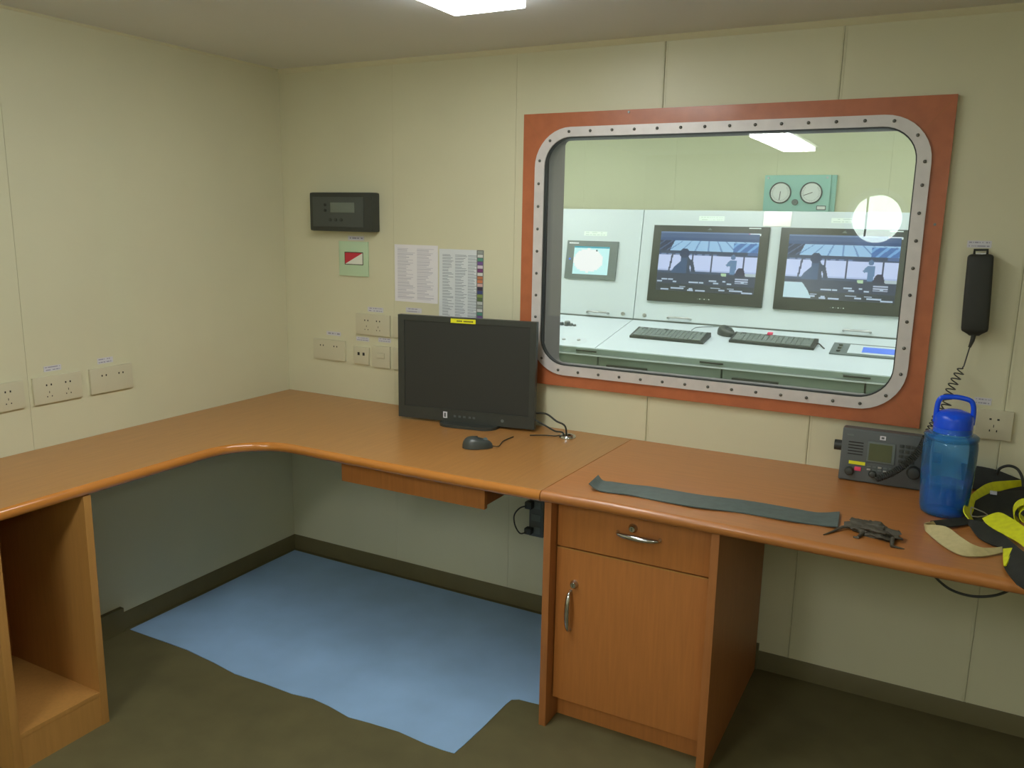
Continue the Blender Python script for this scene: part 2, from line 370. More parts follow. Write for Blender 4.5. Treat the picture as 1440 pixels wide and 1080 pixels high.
for x0 in (-0.2, 0.42, 1.04, 1.66, 2.28):
    d = MB().box((x0 + .004, 1.072, 0.66), (x0 + .616, 1.112, 0.850), bev=.002).build('drawer', 'console_mid', con)
    MB().box((x0 + .05, 1.060, 0.800), (x0 + .26, 1.073, 0.815), bev=.002).build('drawer_handle', 'black_plastic', d)
    d = MB().box((x0 + .004, 1.072, 0.09), (x0 + .616, 1.112, 0.655), bev=.002).build('cabinet_door', 'console_mid', con)
for x0 in (0.756, 1.226, 2.116):                                      # pull handles low on the face
    z = 1.014; y = FY(z)
    MB().tube([(x0, y, z - .006), (x0, y - .02, z - .004), (x0 + .006, y - .026, z), (x0 + .116, y - .026, z), (x0 + .122, y - .02, z - .004), (x0 + .122, y, z - .006)], 0.006, 8).build('pull_handle', 'brushed', con)
for x0 in (0.965, 1.09):
    z = 1.012; MB().cyl((x0, FY(z), z), (0, -1, 0), 0.011, 0.006, 14).build('face_lock', 'brushed', con)
desk_z = lambda y: 0.892 + (y - 1.06) * 0.1698
for x0, y0 in ((0.815, 1.15), (0.895, 1.16)):
    MB().cyl((x0, y0, desk_z(y0) - .002), (0, -0.17, 1), 0.009, 0.008, 14).build('desk_lock', 'brushed', con)
for k, (u, v, r, h) in enumerate(((780.5, 459, .016, .02), (790, 460, .012, .016), (798, 460, .018, .024), (808, 461, .009, .01), (803, 464, .012, .014))):
    q = at(u, v, 1, 1.40); y = 1.40; x = q.x
    MB().cyl((x, y, desk_z(y) - .002), (0, -0.17, 1), r, h, 14, r * .85).build('knob', 'dark_grey', con)
# name stickers on the console
def face_sheet(name, x0, x1, z0, z1, nx, ny, fn, m, off=0.0012, parent=None):
    n = Vector((0, -1, 0.168)).normalized() * off
    O = Vector((x0, FY(z1), z1)) + n; return sheet(name, O, (x1 - x0, 0, 0), (0, FY(z0) - FY(z1), z0 - z1), nx, ny, fn, m, parent, 0.001)
def dashes(bg, ink, rows=2, seed=1):
    rr = random.Random(seed); tab = [[rr.random() < 0.62 for _ in range(40)] for _ in range(40)]
    def fn(u, v):
        if u < .08 or u > .92: return bg
        k = v * rows; fr = k - int(k)
        return ink if .3 < fr < .7 and tab[int(k)][int(u * 26)] else bg
    return fn
tag(face_sheet('name_plate', 1.336, 1.47, 1.526, 1.550, 26, 6, dashes((224, 238, 230), (196, 210, 204), 2, 3), 'printed'), 'pale name plate on console above the left large screen', 'label')
tag(face_sheet('name_plate', 0.683, 0.822, 1.432, 1.456, 26, 6, dashes((224, 234, 228), (190, 204, 200), 2, 4), 'printed'), 'pale name plate on console above the small cyan touch screen', 'label')
tag(face_sheet('name_plate', 2.00, 2.13, 1.526, 1.550, 26, 6, dashes((222, 232, 226), (190, 204, 200), 2, 5), 'printed'), 'pale name plate on console above the right large screen, beside round reflection', 'label')
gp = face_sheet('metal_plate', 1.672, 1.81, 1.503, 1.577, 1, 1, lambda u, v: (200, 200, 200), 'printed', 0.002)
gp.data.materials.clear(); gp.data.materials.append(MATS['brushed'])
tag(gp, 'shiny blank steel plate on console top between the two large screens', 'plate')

# ------------------------------------------------------------------ picture shown on the two big screens
def inpoly(x, y, P):
    c = False; j = len(P) - 1
    for i in range(len(P)):
        if (P[i][1] > y) != (P[j][1] > y) and x < (P[j][0] - P[i][0]) * (y - P[i][1]) / (P[j][1] - P[i][1]) + P[i][0]: c = not c
        j = i
    return c
def ell(x, y, cx, cy, rx, ry): return ((x - cx) / rx) ** 2 + ((y - cy) / ry) ** 2 < 1
rs = random.Random(5)
lights = [(rs.uniform(.03, .97), rs.choice([.80, .84, .92, .95, .975]), rs.uniform(.01, .028)) for _ in range(30)]
def bridge(white_corner):
    def fn(u, v):
        # two people seen in silhouette against windows
        if ell(u, v, .27, .36, .052, .085): return (44, 62, 96)
        if inpoly(u, v, [(.235, .40), (.31, .40), (.335, .47), (.36, .46), (.395, .66), (.37, .67), (.335, .56), (.34, .70), (.14, .70), (.17, .60), (.235, .50)]): return (58, 84, 122) if u < .3 else (50, 66, 92)
        if inpoly(u, v, [(.30, .50), (.335, .56), (.315, .57), (.29, .53)]): return (205, 210, 232)
        if ell(u, v, .765, .40, .024, .045): return (88, 118, 160)
        if inpoly(u, v, [(.735, .45), (.80, .45), (.805, .56), (.79, .68), (.745, .68), (.745, .54), (.715, .56), (.70, .53)]): return (96, 130, 170)
        if inpoly(u, v, [(.81, .60), (.83, .57), (.87, .57), (.885, .62), (.90, .71), (.79, .71)]): return (46, 50, 76)
        if inpoly(u, v, [(.655, .67), (.715, .67), (.71, .72), (.665, .72)]): return (176, 206, 170)
        if v > .70 and white_corner and inpoly(u, v, [(0, .74), (.17, .75), (.22, .86), (.26, .985), (0, .985)]): return (186, 214, 226)
        if v > .66:
            for lx, ly, lw in lights:
                if abs(v - ly) < .011 and abs(u - lx) < lw * (1 + (ly > .9)): return (176, 192, 215)
            if .80 < u < .93 and .74 < v < .84 and int(v * 60) % 2: return (170, 180, 205)
            if u > .87 and v < .71: return (176, 190, 200)
            if v < .70: return (62, 80, 110)
            return (52, 64, 86) if v < .88 else (46, 56, 66)
        if v > .36:
            for mu in (.145 - (v - .36) * .08, .355, .553, .873):
                if abs(u - mu) < .009: return (62, 74, 104)
            if u > .62 and v < .385: return (60, 78, 112)
            if v < .39: return (112, 134, 176) if int(u * 40) % 3 else (70, 90, 130)
            return (196, 208, 246) if v < .63 else (170, 186, 228)
        if v > .315: return (56, 72, 100) if not (u > .9) else (80, 104, 150)
        if v < .10: return (74, 98, 138) if v > .03 else (110, 132, 170)
        if v < .15: return (60, 86, 130)
        if inpoly(u, v, [(0, .1), (.16, .13), (.11, .32), (0, .32)]): return (42, 56, 88) if int(u * 60 + v * 50) % 5 else (80, 100, 140)
        if u > .76 and v > .17:
            return (74, 116, 178) if int(u * 30 + v * 20) % 3 else (118, 168, 220)
        s = (u - .5) / (v + .15)
        return (108, 146, 196) if abs((s * 3.4) % 1) < .14 else (156, 196, 232)
    return fn
def big_screen(x0, x1, z0, z1, label, wc, cat='screen'):
    # tilt with the console face
    n = Vector((0, -1, 0.168)).normalized()
    t = thing('display_screen', label, cat, (((x0 + x1) / 2), FY(z0), z0), 'wide black screens set in the console')
    M = Matrix(((1, 0, 0, 0), (0, 0, 0, 0), (0, 0, 0, 0), (0, 0, 0, 1)))
    L = math.hypot(z1 - z0, FY(z1) - FY(z0)); up = Vector((0, FY(z1) - FY(z0), z1 - z0)).normalized()
    M = Matrix(((1, n.x, up.x, x0), (0, n.y, up.y, FY(z0)), (0, n.z, up.z, z0), (0, 0, 0, 1)))  # local x right, y out, z up
    w = x1 - x0; b = 0.028
    MB().box((0, 0.0005, 0), (w, 0.016, L), M, 0.003).build('screen_housing', 'black_plastic', t)
    def P(x, z, o): return M @ Vector((x, o, z))
    zb, zt = 0.060, L - 0.034; xl, xr = 0.044, w - 0.046
    O = P(xl, zt, 0.0172); sheet('screen_picture', O, P(xr, zt, .0172) - O, P(xl, zb, .0172) - O, 132, 82, bridge(wc), 'screen_glow', t)
    for k in range(6): MB().box((w * .5 - .03 + k * .012, .0155, .022), (w * .5 - .024 + k * .012, .018, .026), M).build('button', 'dial_white' if k % 2 else 'key_grey', t)
    O = P(w * .82, L - .002, .0172)
    sheet('sticker', P(w * .83, L - .006, .0168), P(w * .93, L - .006, .0168) - P(w * .83, L - .006, .0168), (0, 0, -0.010), 2, 1, lambda u, v: (222, 230, 230), 'printed', t)
    sheet('sticker', P(w * .835, L - .036, .0178), P(w * .935, L - .036, .0178) - P(w * .835, L - .036, .0178), (0, 0, -0.017), 10, 4, lambda u, v: (200, 90, 130) if u < .12 else ((150, 160, 190) if .35 < u < .8 and .3 < v < .6 else (226, 232, 240)), 'printed', t)
    MB().prism([(w * .5 - .012, 0), (w * .5 + .012, 0), (w * .5, .012)], .001, M @ Matrix(((1, 0, 0, 0), (0, 0, 1, .016), (0, 1, 0, L - .022), (0, 0, 0, 1)))).build('maker_mark', 'key_grey', t)
    return t
big_screen(1.098, 1.712, 1.092, 1.497, 'large black-framed screen showing ship bridge, nearer the cyan touch screen', False)
big_screen(1.768, 2.374, 1.090, 1.497, 'large black-framed screen showing ship bridge, partly behind white round reflection, right of the other', True)
# small touch screen
t = thing('touch_screen', 'small grey-framed touch screen glowing cyan-white on console left of the large screens', 'screen', (.74, 1.62, 1.19))
def fprism(x0, x1, z0, z1, o0, o1, name, m, parent, bev=.0):
    n = Vector((0, -1, 0.168)).normalized(); up = Vector((0, .168, 1)).normalized(); L = (z1 - z0) * math.hypot(1, .168)
    M = Matrix(((1, n.x, up.x, x0), (0, n.y, up.y, FY(z0)), (0, n.z, up.z, z0), (0, 0, 0, 1)))
    return MB().box((0, o0, 0), (x1 - x0, o1, L), M, bev).build(name, m, parent)
fprism(.590, .900, 1.190, 1.402, .0005, .012, 'screen_housing', 'key_grey', t, .003)
def cyan(u, v):
    if v < .08: return (60, 170, 190)
    if abs(u - .63) < .02 and .12 < v < .18: return (60, 90, 90)
    d = math.hypot(u - .42, v - .5)
    return (253, 254, 254) if d < .42 else (205, 251, 253)
face_sheet('screen_picture', .638, .852, 1.215, 1.370, 24, 18, cyan, 'screen_glow', .0132, t)
fprism(.603, .662, 1.384, 1.391, .0118, .0128, 'sticker', 'sticker_white', t)
MB().cyl((.615, FY(1.30) - .012, 1.30), (0, -1, .168), .006, .002, 12).build('lamp_dot', 'panel_blue', t)

# gauge panel on the far wall
t = thing('gauge_panel', 'mint green panel with two round white gauges on wall above the console', 'gauge panel', (1.74, 2.3, 1.58))
gy = CY1 - 0.006
MB().box((1.545, gy - .05, 1.575), (1.905, gy, 1.79), bev=.003).build('panel_box', 'mint_paint', t)
MB().box((1.905, gy - .03, 1.585), (1.932, gy, 1.79), bev=.003).build('panel_flange', 'mint_paint', t)
for gx in (1.638, 1.806):
    g = MB().lathe((gx, gy - .05, 1.692), [(.060, 0), (.060, .010), (.055, .013), (.053, .006)], 36, (0, -1, 0), caps=False).build('gauge_rim', 'dark_grey', t)
    MB().cyl((gx, gy - .05, 1.692), (0, -1, 0), .0545, .006, 36).build('dial_face', 'dial_white', g)
    tk = MB()
    for k in range(24):
        a = math.radians(-40 + k * 260 / 23); M = Matrix.Translation((gx, gy - .0562, 1.692)) @ Matrix.Rotation(a, 4, 'Y')
        tk.box((.040, -.0008, -.0007), (.048, 0, .0007), M)
    tk.build('scale_marks', 'key_grey', g)
    a = math.radians(95 if gx < 1.7 else 160)
    MB().box((-.008, -.0015, -.0015), (.042, 0, .0015), Matrix.Translation((gx, gy - .057, 1.692)) @ Matrix.Rotation(a, 4, 'Y')).build('needle', 'black_matte', g)
MB().cyl((1.722, gy - .05, 1.640), (0, -1, 0), .017, .012, 18).build('selector_knob', 'key_grey', t)
MB().box((1.84, gy - .052, 1.598), (1.89, gy - .049, 1.622)).build('plate_border', 'dark_grey', t)
MB().box((1.844, gy - .053, 1.602), (1.886, gy - .0515, 1.618)).build('name_strip', 'dial_white', t)
for sx, sz in ((1.565, 1.775), (1.885, 1.775)): MB().cyl((sx, gy - .05, sz), (0, -1, 0), .006, .004, 10).build('screw', 'brushed', t)

# keyboards on the sloping desk
SL = math.atan(0.1698)
def desk_frame(x, y, rz=0.0, lift=0.0): return Matrix.Translation((x, y, desk_z(y) + 0.0008 + lift)) @ Matrix.Rotation(SL, 4, 'X') @ Matrix.Rotation(rz, 4, 'Z')
def keyboard(xl, yf, w, d, rz, label, tab):
    M = desk_frame(xl, yf, rz)
    t = thing('keyboard', label, 'keyboard', tuple(M.translation), 'computer keyboards on the console desk')
    MB().prism([(0, 0), (d, 0), (d, .022), (0, .012)], w, M @ Matrix(((0, 0, 1, 0), (1, 0, 0, 0), (0, 1, 0, 0), (0, 0, 0, 1)))).build('base', 'black_plastic', t)
    proto = None; cols = 16; rows = 6; kw = (w - .03) / cols; kd = (d - .02) / rows
    Mi = t.matrix_basis
    for r in range(rows):
        x = 0
        while x < cols:
            wide = 5 if (r == 0 and x == 4) else (2 if (x in (0, 14) and r < 4) else 1)
            if r == rows - 1 and x in (1, 6): x += 1; continue
            y = .010 + r * kd
            z = .012 + .010 * y / d
            if wide == 1 and proto is not None:
                o = proto.copy(); COL.objects.link(o); o.parent = t
            else:
                o = MB().box((.0, 0, 0), (kw * wide - .003, kd - .003, .007), bev=.0012).build('key', 'key_cap', t)
                if wide == 1: proto = o
            o.matrix_parent_inverse = Mi.inverted(); o.matrix_basis = M @ Matrix.Translation((.015 + x * kw, y, z - .001))
            x += wide
    if tab: MB().box((w * .40, d - .02, .024), (w * .46, d + .004, .034), M, .002).build('clip', 'pink_tab', t)
    return t
kb1 = keyboard(1.128, 1.275, .385, .135, -0.02, 'black keyboard on console desk, nearer the seam and knobs at left', False)
kb2 = keyboard(1.622, 1.335, .400, .120, -0.035, 'black keyboard with pink clip on console desk, right of the dark mouse', True)
# console mouse and its cable
M = desk_frame(1.580, 1.455, -0.6)
def mouse_mesh(mb, M, L=.105, Wd=.06, Hh=.034):
    n, k = 20, 7; vs = []
    for j in range(k + 1):
        ph = PI / 2 * j / k
        for i in range(n):
            a = 2 * PI * i / n; c, s = math.cos(a), math.sin(a)
            r = math.cos(ph) ** .55
            taper = 1 - .16 * c
            vs.append((L / 2 * c * r, Wd / 2 * s * r * taper, Hh * math.sin(ph) ** .8 * (1 - .18 * c) + .001))
    fs = [(j * n + i, j * n + (i + 1) % n, (j + 1) * n + (i + 1) % n, (j + 1) * n + i) for j in range(k) for i in range(n)]
    mb.add(vs, fs, True, M); mb.add(vs[:n], [list(range(n))[::-1]], False, M); return mb
t = thing('computer_mouse', 'dark mouse on console desk between the two keyboards', 'mouse', tuple(M.translation))
mouse_mesh(MB(), M, .112, .068, .040).build('shell', 'mouse_black', t)
MB().cyl((.028, -.004, .036), (0, 1, 0), .009, .008, 14, M=M).build('scroll_wheel', 'key_grey', t)
cb = [desk_frame(x, y).translation + Vector((0, 0, z)) for x, y, z in ((1.40, 1.452, .01), (1.41, 1.50, .012), (1.45, 1.545, .006), (1.50, 1.57, .006), (1.56, 1.56, .010), (1.585, 1.50, .012), (1.60, 1.47, .016))]
MB().tube(smooth_path(cb, 6), .0022, 6).build('cable', 'key_grey', t)
tag(MB().tube(smooth_path([desk_frame(x, y).translation + Vector((0, 0, z)) for x, y, z in ((2.01, 1.38, .012), (2.035, 1.39, .012), (2.05, 1.375, .006), (2.065, 1.35, .004))], 6), .003, 6).build('cable', 'black_matte'), 'short black cable stub on console desk beside keyboard with pink clip', 'cable')
# flush control panel at the right of the desk
t = thing('operator_panel', 'grey flush operator panel with small blue display at right end of console desk', 'control panel', (2.3, 1.37, .945))
M = desk_frame(2.095, 1.285)
MB().box((0, 0, 0), (.50, .175, .006), M, .002).build('panel_frame', 'key_grey', t)
MB().box((.075, .022, .006), (.36, .155, .0075), M).build('inner_plate', 'console_paint', t)
MB().box((.135, .045, .0075), (.275, .125, .009), M).build('display', 'panel_blue', t)
for k in range(3): MB().cyl((.035, .04 + k * .045, .006), (0, 0, 1), .009, .006, 12, M=M).build('button', 'black_plastic', t)
for k in range(4): MB().box((.39, .03 + k * .032, .006), (.47, .044 + k * .032, .008), M).build('key_strip', 'dark_grey', t)

# ================================================================== CEILING LAMPS
def ceiling_lamp(x0, x1, y0, y1, z, m, label):
    t = thing('ceiling_light', label, 'light', ((x0 + x1) / 2, (y0 + y1) / 2, z))
    MB().box((x0, y0, z - .040), (x1, y1, z), bev=.006).build('diffuser', m, t)
    f = MB()
    f.box((x0 - .03, y0 - .015, z - .010), (x0, y1 + .015, z)); f.box((x1, y0 - .015, z - .010), (x1 + .03, y1 + .015, z))
    f.box((x0, y0 - .015, z - .010), (x1, y0, z)); f.box((x0, y1, z - .010), (x1, y1 + .015, z)); f.build('lamp_frame', 'lamp_body', t)
    for yy in (y0 - .012, y1 + .002): MB().box((x1 - .004, yy, z - .016), (x1 + .024, yy + .010, z - .008)).build('clip', 'dark_grey', t)
    return t
ceiling_lamp(1.262, 1.485, -1.80, -0.640, H, 'lamp_tube', 'bright white recessed ceiling light above the desk corner of the room')
ceiling_lamp(1.30, 1.53, -4.06, -2.86, H, 'lamp_tube_rear', 'white ceiling light behind the camera, seen only mirrored in the window glass')
ceiling_lamp(3.45, 3.68, -4.06, -2.86, H, 'lamp_tube_side', 'white ceiling light behind the camera on the far right side of the room')
ceiling_lamp(0.0, .25, .35, 1.45, H + .1, 'lamp_tube_control', 'white ceiling light in the control room, left of the window')
ceiling_lamp(1.30, 1.55, .35, 1.2, H + .1, 'lamp_tube_control', 'white ceiling light in the control room, above its keyboards')
ceiling_lamp(2.75, 3.0, .35, 1.45, H + .1, 'lamp_tube_control', 'white ceiling light in the control room, right of the window')

# ================================================================== DESK
def slab(name, pts, z0, z1, m, m2, label):
    """pts: (x, y, nx, ny) clockwise or not; n = inward offset direction of a rounded edge (0,0 at the wall)"""
    r = 0.014; h = (z1 - z0) / 2; prof = []
    for k in range(9):
        a = PI * k / 8 - PI / 2
        prof.append((r * (1 - math.cos(a)), (z0 + z1) / 2 + h * math.sin(a)))
    n = len(pts); vs = [(x + nx * o, y + ny * o, z) for o, z in prof for x, y, nx, ny in pts]
    top = MB(); top.add(vs[-n:], [list(range(n))]); top.add(vs[:n], [list(range(n))[::-1]])
    e = MB(); e.add(vs, [(k * n + i, k * n + (i + 1) % n, (k + 1) * n + (i + 1) % n, (k + 1) * n + i) for k in range(8) for i in range(n)], True)
    t = thing(name, label, 'desktop', (pts[0][0], pts[0][1], z0))
    # surface and edge share one closed outline
    o = top.build('board', m, t, fix=False); e.build('rounded_edge', m2, t, fix=False)
    return t
JB, JF = 1.616, 1.592
L = [(0.001, -0.001, 0, 0), (JB - .001, -0.001, 0, 0), (JF - .001, -0.700, 0, 1)]
for k in range(1, 10): L.append((JF - (JF - .655) * k / 10, -.700 - .006 * math.sin(PI * k / 10), 0, 1))
for k in range(0, 11):
    a = PI / 2 * k / 10; L.append((.655 - .185 * math.sin(a), -.885 + .185 * math.cos(a), -math.sin(a), math.cos(a)))
L += [(.468, -1.2, -1, 0), (.466, -1.6, -1, 0), (.455, -2.3, -1, 0), (0.001, -2.3, 0, 0)]
slab('corner_desktop', L, .718, .75, 'wood_top_left', 'wood_edge', 'orange-brown L-shaped wooden desktop with curved inner corner along left wall')
Rr = [(JB + .001, -0.001, 0, 0), (XR - .001, -0.001, 0, 0), (XR - .001, -.705, 0, 1), (2.6, -.705, 0, 1), (2.1, -.695, 0, 1), (1.8, -.69, 0, 1), (JF + .001, -.698, 0, 1)]
slab('desktop', Rr, .718, .75, 'wood_top', 'wood_top', 'brown wooden desktop below the window, right of the joint, carrying radio and blue bottle')

# drawer and door cabinet under the joint
PF, CF = -0.675, -0.632
t = thing('desk_cabinet', 'orange-brown wooden cabinet with one drawer over one door under the desk joint', 'cabinet', (1.85, -.35, 0))
MB().box((1.597, PF, 0.0), (1.619, -.015, .717), bev=.0008).build('side_panel', 'wood_side', t)
MB().box((2.083, PF, 0.0), (2.105, -.015, .717), bev=.0008).build('side_panel', 'wood_side', t)
MB().box((1.619, CF + .016, .078), (2.083, CF + .03, .705)).build('carcass_front', 'wood_side', t)
MB().box((1.619, -.59, 0.0), (2.083, -.57, .075)).build('plinth', 'wood_front', t)
MB().box((1.619, -.585, .062), (2.083, -.03, .078)).build('bottom_board', 'wood_side', t)
dr = MB().box((1.6215, CF, .5725), (2.0805, CF + .016, .715), bev=.0012).build('drawer', 'wood_front', t)
do = MB().box((1.6215, CF, .079), (2.0805, CF + .016, .568), bev=.0012).build('door', 'wood_front', t)
MB().box((1.6215, CF - .0008, .5655), (2.0805, CF + .002, .5685)).build('edge_strip', 'wood_shelf', do)
def bow_handle(c, vertical, parent, L=.062):
    M = Matrix.Translation(c) @ (Matrix.Rotation(PI / 2, 4, 'Y') if vertical else Matrix())
    pts = [(L * math.sin(a) , -.004 - .020 * math.cos(a) ** .7 if math.cos(a) > 0 else -.004, 0) for a in [(-PI / 2 + PI * k / 16) for k in range(17)]]
    rr = [.0034 + .0052 * math.sin(PI * k / 16) for k in range(17)]
    h = MB(); h.tube(pts, rr, 10, M=M)
    for s in (-1, 1): h.cyl((s * L, 0, 0), (0, -1, 0), .006, .006, 12, .004, M=M)
    return h.build('handle', 'chrome', parent)
def lock(c, parent):
    k = MB().lathe(c, [(.013, 0), (.013, .003), (.010, .006), (.0095, .012), (.008, .014)], 20, (0, -1, 0)).build('lock', 'chrome', parent)
    MB().box((c[0] - .001, c[1] - .0145, c[2] - .005), (c[0] + .001, c[1] - .0138, c[2] + .005)).build('keyhole', 'hole_black', k)
q = at(889, 744, 1, CF - .01); lock((q.x, CF, q.z), dr)
q = at(895, 757, 1, CF - .02); bow_handle((q.x, CF, q.z), False, dr)
q = at(806, 823, 1, CF - .01); lock((q.x, CF, q.z), do)
q = at(798, 862, 1, CF - .02); bow_handle((q.x, CF, q.z), True, do)

# slim drawer hung below the corner desktop
t = thing('hanging_drawer', 'shallow orange-brown drawer hung under the desktop below the black monitor', 'drawer', (1.1, -.4, .65))
MB().box((.822, -.640, .637), (1.377, -.622, .712), bev=.001).build('drawer_front', 'wood_front', t)
MB().box((.835, -.622, .643), (.850, -.20, .716)).build('drawer_side', 'wood_side', t)
MB().box((1.352, -.622, .643), (1.370, -.20, .716)).build('drawer_side', 'wood_side', t)
MB().box((.850, -.622, .643), (1.352, -.20, .650)).build('drawer_bottom', 'wood_side', t)

# open computer holder under the left arm
t = thing('open_cabinet', 'narrow open wooden cabinet without door under the left arm of the desk', 'cabinet', (.24, -1.44, 0))
MB().box((.025, -1.329, 0), (.462, -1.306, .717), bev=.0008).build('side_panel', 'wood_shelf', t)
MB().box((.025, -1.593, 0), (.462, -1.570, .717), bev=.0008).build('side_panel', 'wood_shelf', t)
MB().box((.025, -1.570, .094), (.460, -1.329, .109), bev=.0006).build('bottom_board', 'wood_shelf', t)
MB().box((.440, -1.570, 0), (.4595, -1.329, .094)).build('kick_board', 'wood_shelf', t)
MB().box((.025, -1.570, .109), (.033, -1.329, .717)).build('back_panel', 'wood_side', t)

# blue sheet on the floor
B = [(.026, -.900)]                   # torn front edge of the sheet, from left to right
for u, v in ((220, 899), (262, 914), (300, 932), (330, 948), (370, 961), (410, 976), (440, 983), (462, 993), (490, 1009), (520, 1017), (560, 1029), (600, 1047), (622, 1055), (639, 1060)):
    q = at(u, v, 2, 0.0); B.append((q.x, q.y))
B += [(1.4535, -.876), (1.458, -.79), (1.4595, -.70), (1.4605, -.63), (1.464, -.60), (1.484, -.587), (1.521, -.584), (1.592, -.575)]
def blue_sheet():
    cols = []
    for (xa, ya), (xb, yb) in zip(B[:-1], B[1:]):
        n = max(1, int((xb - xa) / .03)); cols += [(xa + (xb - xa) * k / n, ya + (yb - ya) * k / n) for k in range(n)]
    cols.append(B[-1]); R = 24; vs = []; m = len(cols)
    zz = lambda x, y: .0022 + .0009 * math.sin(x * 7 + y * 4) * math.sin(y * 8 - x * 3)
    for lift in (1, 0):
        for x, yf in cols:
            for j in range(R + 1):
                y = -.03 + (yf + .03) * j / R; vs.append((x, y, zz(x, y) if lift else .0004))
    q = lambda s_, i, j: s_ * m * (R + 1) + i * (R + 1) + j; fs = []
    for i in range(m - 1):
        for j in range(R): fs += [(q(0, i, j), q(0, i, j + 1), q(0, i + 1, j + 1), q(0, i + 1, j)), (q(1, i, j), q(1, i + 1, j), q(1, i + 1, j + 1), q(1, i, j + 1))]
        for j in (0, R): fs.append((q(0, i, j), q(1, i, j), q(1, i + 1, j), q(0, i + 1, j)))
    for i in (0, m - 1):
        for j in range(R): fs.append((q(0, i, j), q(1, i, j), q(1, i, j + 1), q(0, i, j + 1)))
    return MB().add(vs, fs, True).build('floor_sheet', 'blue_sheet')
tag(blue_sheet(), 'pale blue floor covering sheet with torn front edge lying under the desk corner', 'floor mat')

# ================================================================== ON THE DESK
# monitor
pl = at(560, 440, 1, -.190); prr = at(755, 455, 1, -.105)
yaw = math.atan2(prr.y - pl.y, prr.x - pl.x); mw = (prr - pl).xy.length
M = Matrix.Translation((pl.x, pl.y, 0)) @ Matrix.Rotation(yaw, 4, 'Z')
zt = (pl.z + prr.z) / 2; zb = (at(558, 583, 1, -.19).z + at(752, 606, 1, -.105).z) / 2
t = thing('monitor', 'black monitor switched off, with yellow sticker on its top edge, on the corner desk', 'monitor', ((pl.x + prr.x) / 2, -.13, .75))
MB().box((0, 0, zb), (mw, .022, zt), M, .003).build('housing', 'black_plastic', t)
MB().box((.04, .02, zb + .03), (mw - .04, .055, zt - .05), M, .008).build('rear_shell', 'black_plastic', t)
MB().box((.028, -.0006, zb + .048), (mw - .024, .003, zt - .022), M).build('screen', 'black_matte', t)
fr_ = MB()
for a, b in (((0, -.003, zb), (mw, 0, zb + .046)), ((0, -.003, zt - .020), (mw, 0, zt)), ((0, -.003, zb + .046), (.026, 0, zt - .02)), ((mw - .022, -.003, zb + .046), (mw, 0, zt - .02))): fr_.box(a, b, M)
fr_.build('bezel', 'black_plastic', t)
MB().box((mw * .5 - .035, .03, .762), (mw * .5 + .035, .05, zb + .16), M, .003).build('stand_neck', 'black_plastic', t)
MB().prism(rrect(mw * .5 - .095, mw * .5 + .135, -.058, .12, .05), .010, M @ Matrix.Translation((0, 0, .7505))).build('stand_base', 'black_plastic', t)
MB().box((mw * .395, -.0042, zt - .020), (mw * .575, -.003, zt - .004), M).build('sticker', 'yellow_tape', t)
tx = MB()
for k in range(12):
    if k not in (4,): tx.box((mw * .44 + k * .0055, -.0047, zt - .015), (mw * .44 + k * .0055 + .0038, -.0042, zt - .0095), M)
tx.build('sticker_lettering', 'ink_dark', t)
MB().box((mw * .342, -.0042, zb + .012), (mw * .372, -.003, zb + .036), M).build('badge', 'sticker_white', t)
MB().box((mw * .350, -.0047, zb + .016), (mw * .362, -.0042, zb + .032), M).build('badge_mark', 'dark_grey', t)
for k, x in enumerate((.42, .455, .49, .53, .56)): MB().box((mw * x, -.0045, zb + .018), (mw * x + .010, -.003, zb + .026), M, .0008).build('button', 'dark_grey', t)
MB().cyl((mw * .775, -.0005, zb + .022), (0, -1, 0), .006, .004, 14, M=M).build('power_button', 'key_grey', t)

# desk mouse
q0 = at(669, 630, 2, .752); M = Matrix.Translation((q0.x, q0.y + .012, .7505)) @ Matrix.Rotation(math.radians(33), 4, 'Z')
t = thing('computer_mouse', 'black computer mouse on the corner desk in front of the black monitor', 'mouse', tuple(M.translation))
mouse_mesh(MB(), M, .104, .060, .034).build('shell', 'mouse_black', t)
MB().cyl((.026, -.003, .027), (0, 1, 0), .008, .006, 14, M=M).build('scroll_wheel', 'key_grey', t)
MB().tube(smooth_path([M @ Vector((.050, 0, .006)), M @ Vector((.072, .006, .003)), at(708, 620, 2, .753), at(722, 614, 2, .753)], 6), .0016, 6).build('cable', 'black_matte', t)

# grommet and cables
gc = at(798, 615, 2, .751)
tag(MB().lathe((gc.x, gc.y, .7503), [(.020, -.028), (.020, 0), (.030, 0), (.030, .006), (.026, .010), (.020, .008), (.020, -.028)], 28, caps=False).build('cable_grommet', 'chrome'), 'round chrome cable grommet set in the desk beside the monitor', 'grommet')
G = Vector((gc.x - .006, gc.y + .002, .752))
for k, (pts, r, lab) in enumerate((
        ([at(750, 581, 1, -.085), at(768, 582, 1, -.10), at(782, 592, 1, -.11), G + Vector((-.004, 0, .035)), G + Vector((0, .003, -.03))], .0035, 'black cable arching highest from behind monitor into chrome grommet'),
        ([at(748, 588, 1, -.10), at(766, 598, 1, -.11), at(780, 606, 1, -.115), G + Vector((-.010, -.004, .012)), G + Vector((-.004, -.005, -.03))], .0032, 'black cable sloping straight from monitor into chrome grommet, below the arched one'),
        ([at(745, 612, 2, .753), at(765, 612, 2, .753), at(780, 613, 2, .753), G + Vector((-.014, -.008, .004)), G + Vector((-.008, -.006, -.02))], .002, 'thin black cable lying flat on desk beside the chrome grommet'))):
    tag(MB().tube(smooth_path(pts, 8), r, 8).build('cable', 'black_matte'), lab, 'cable')

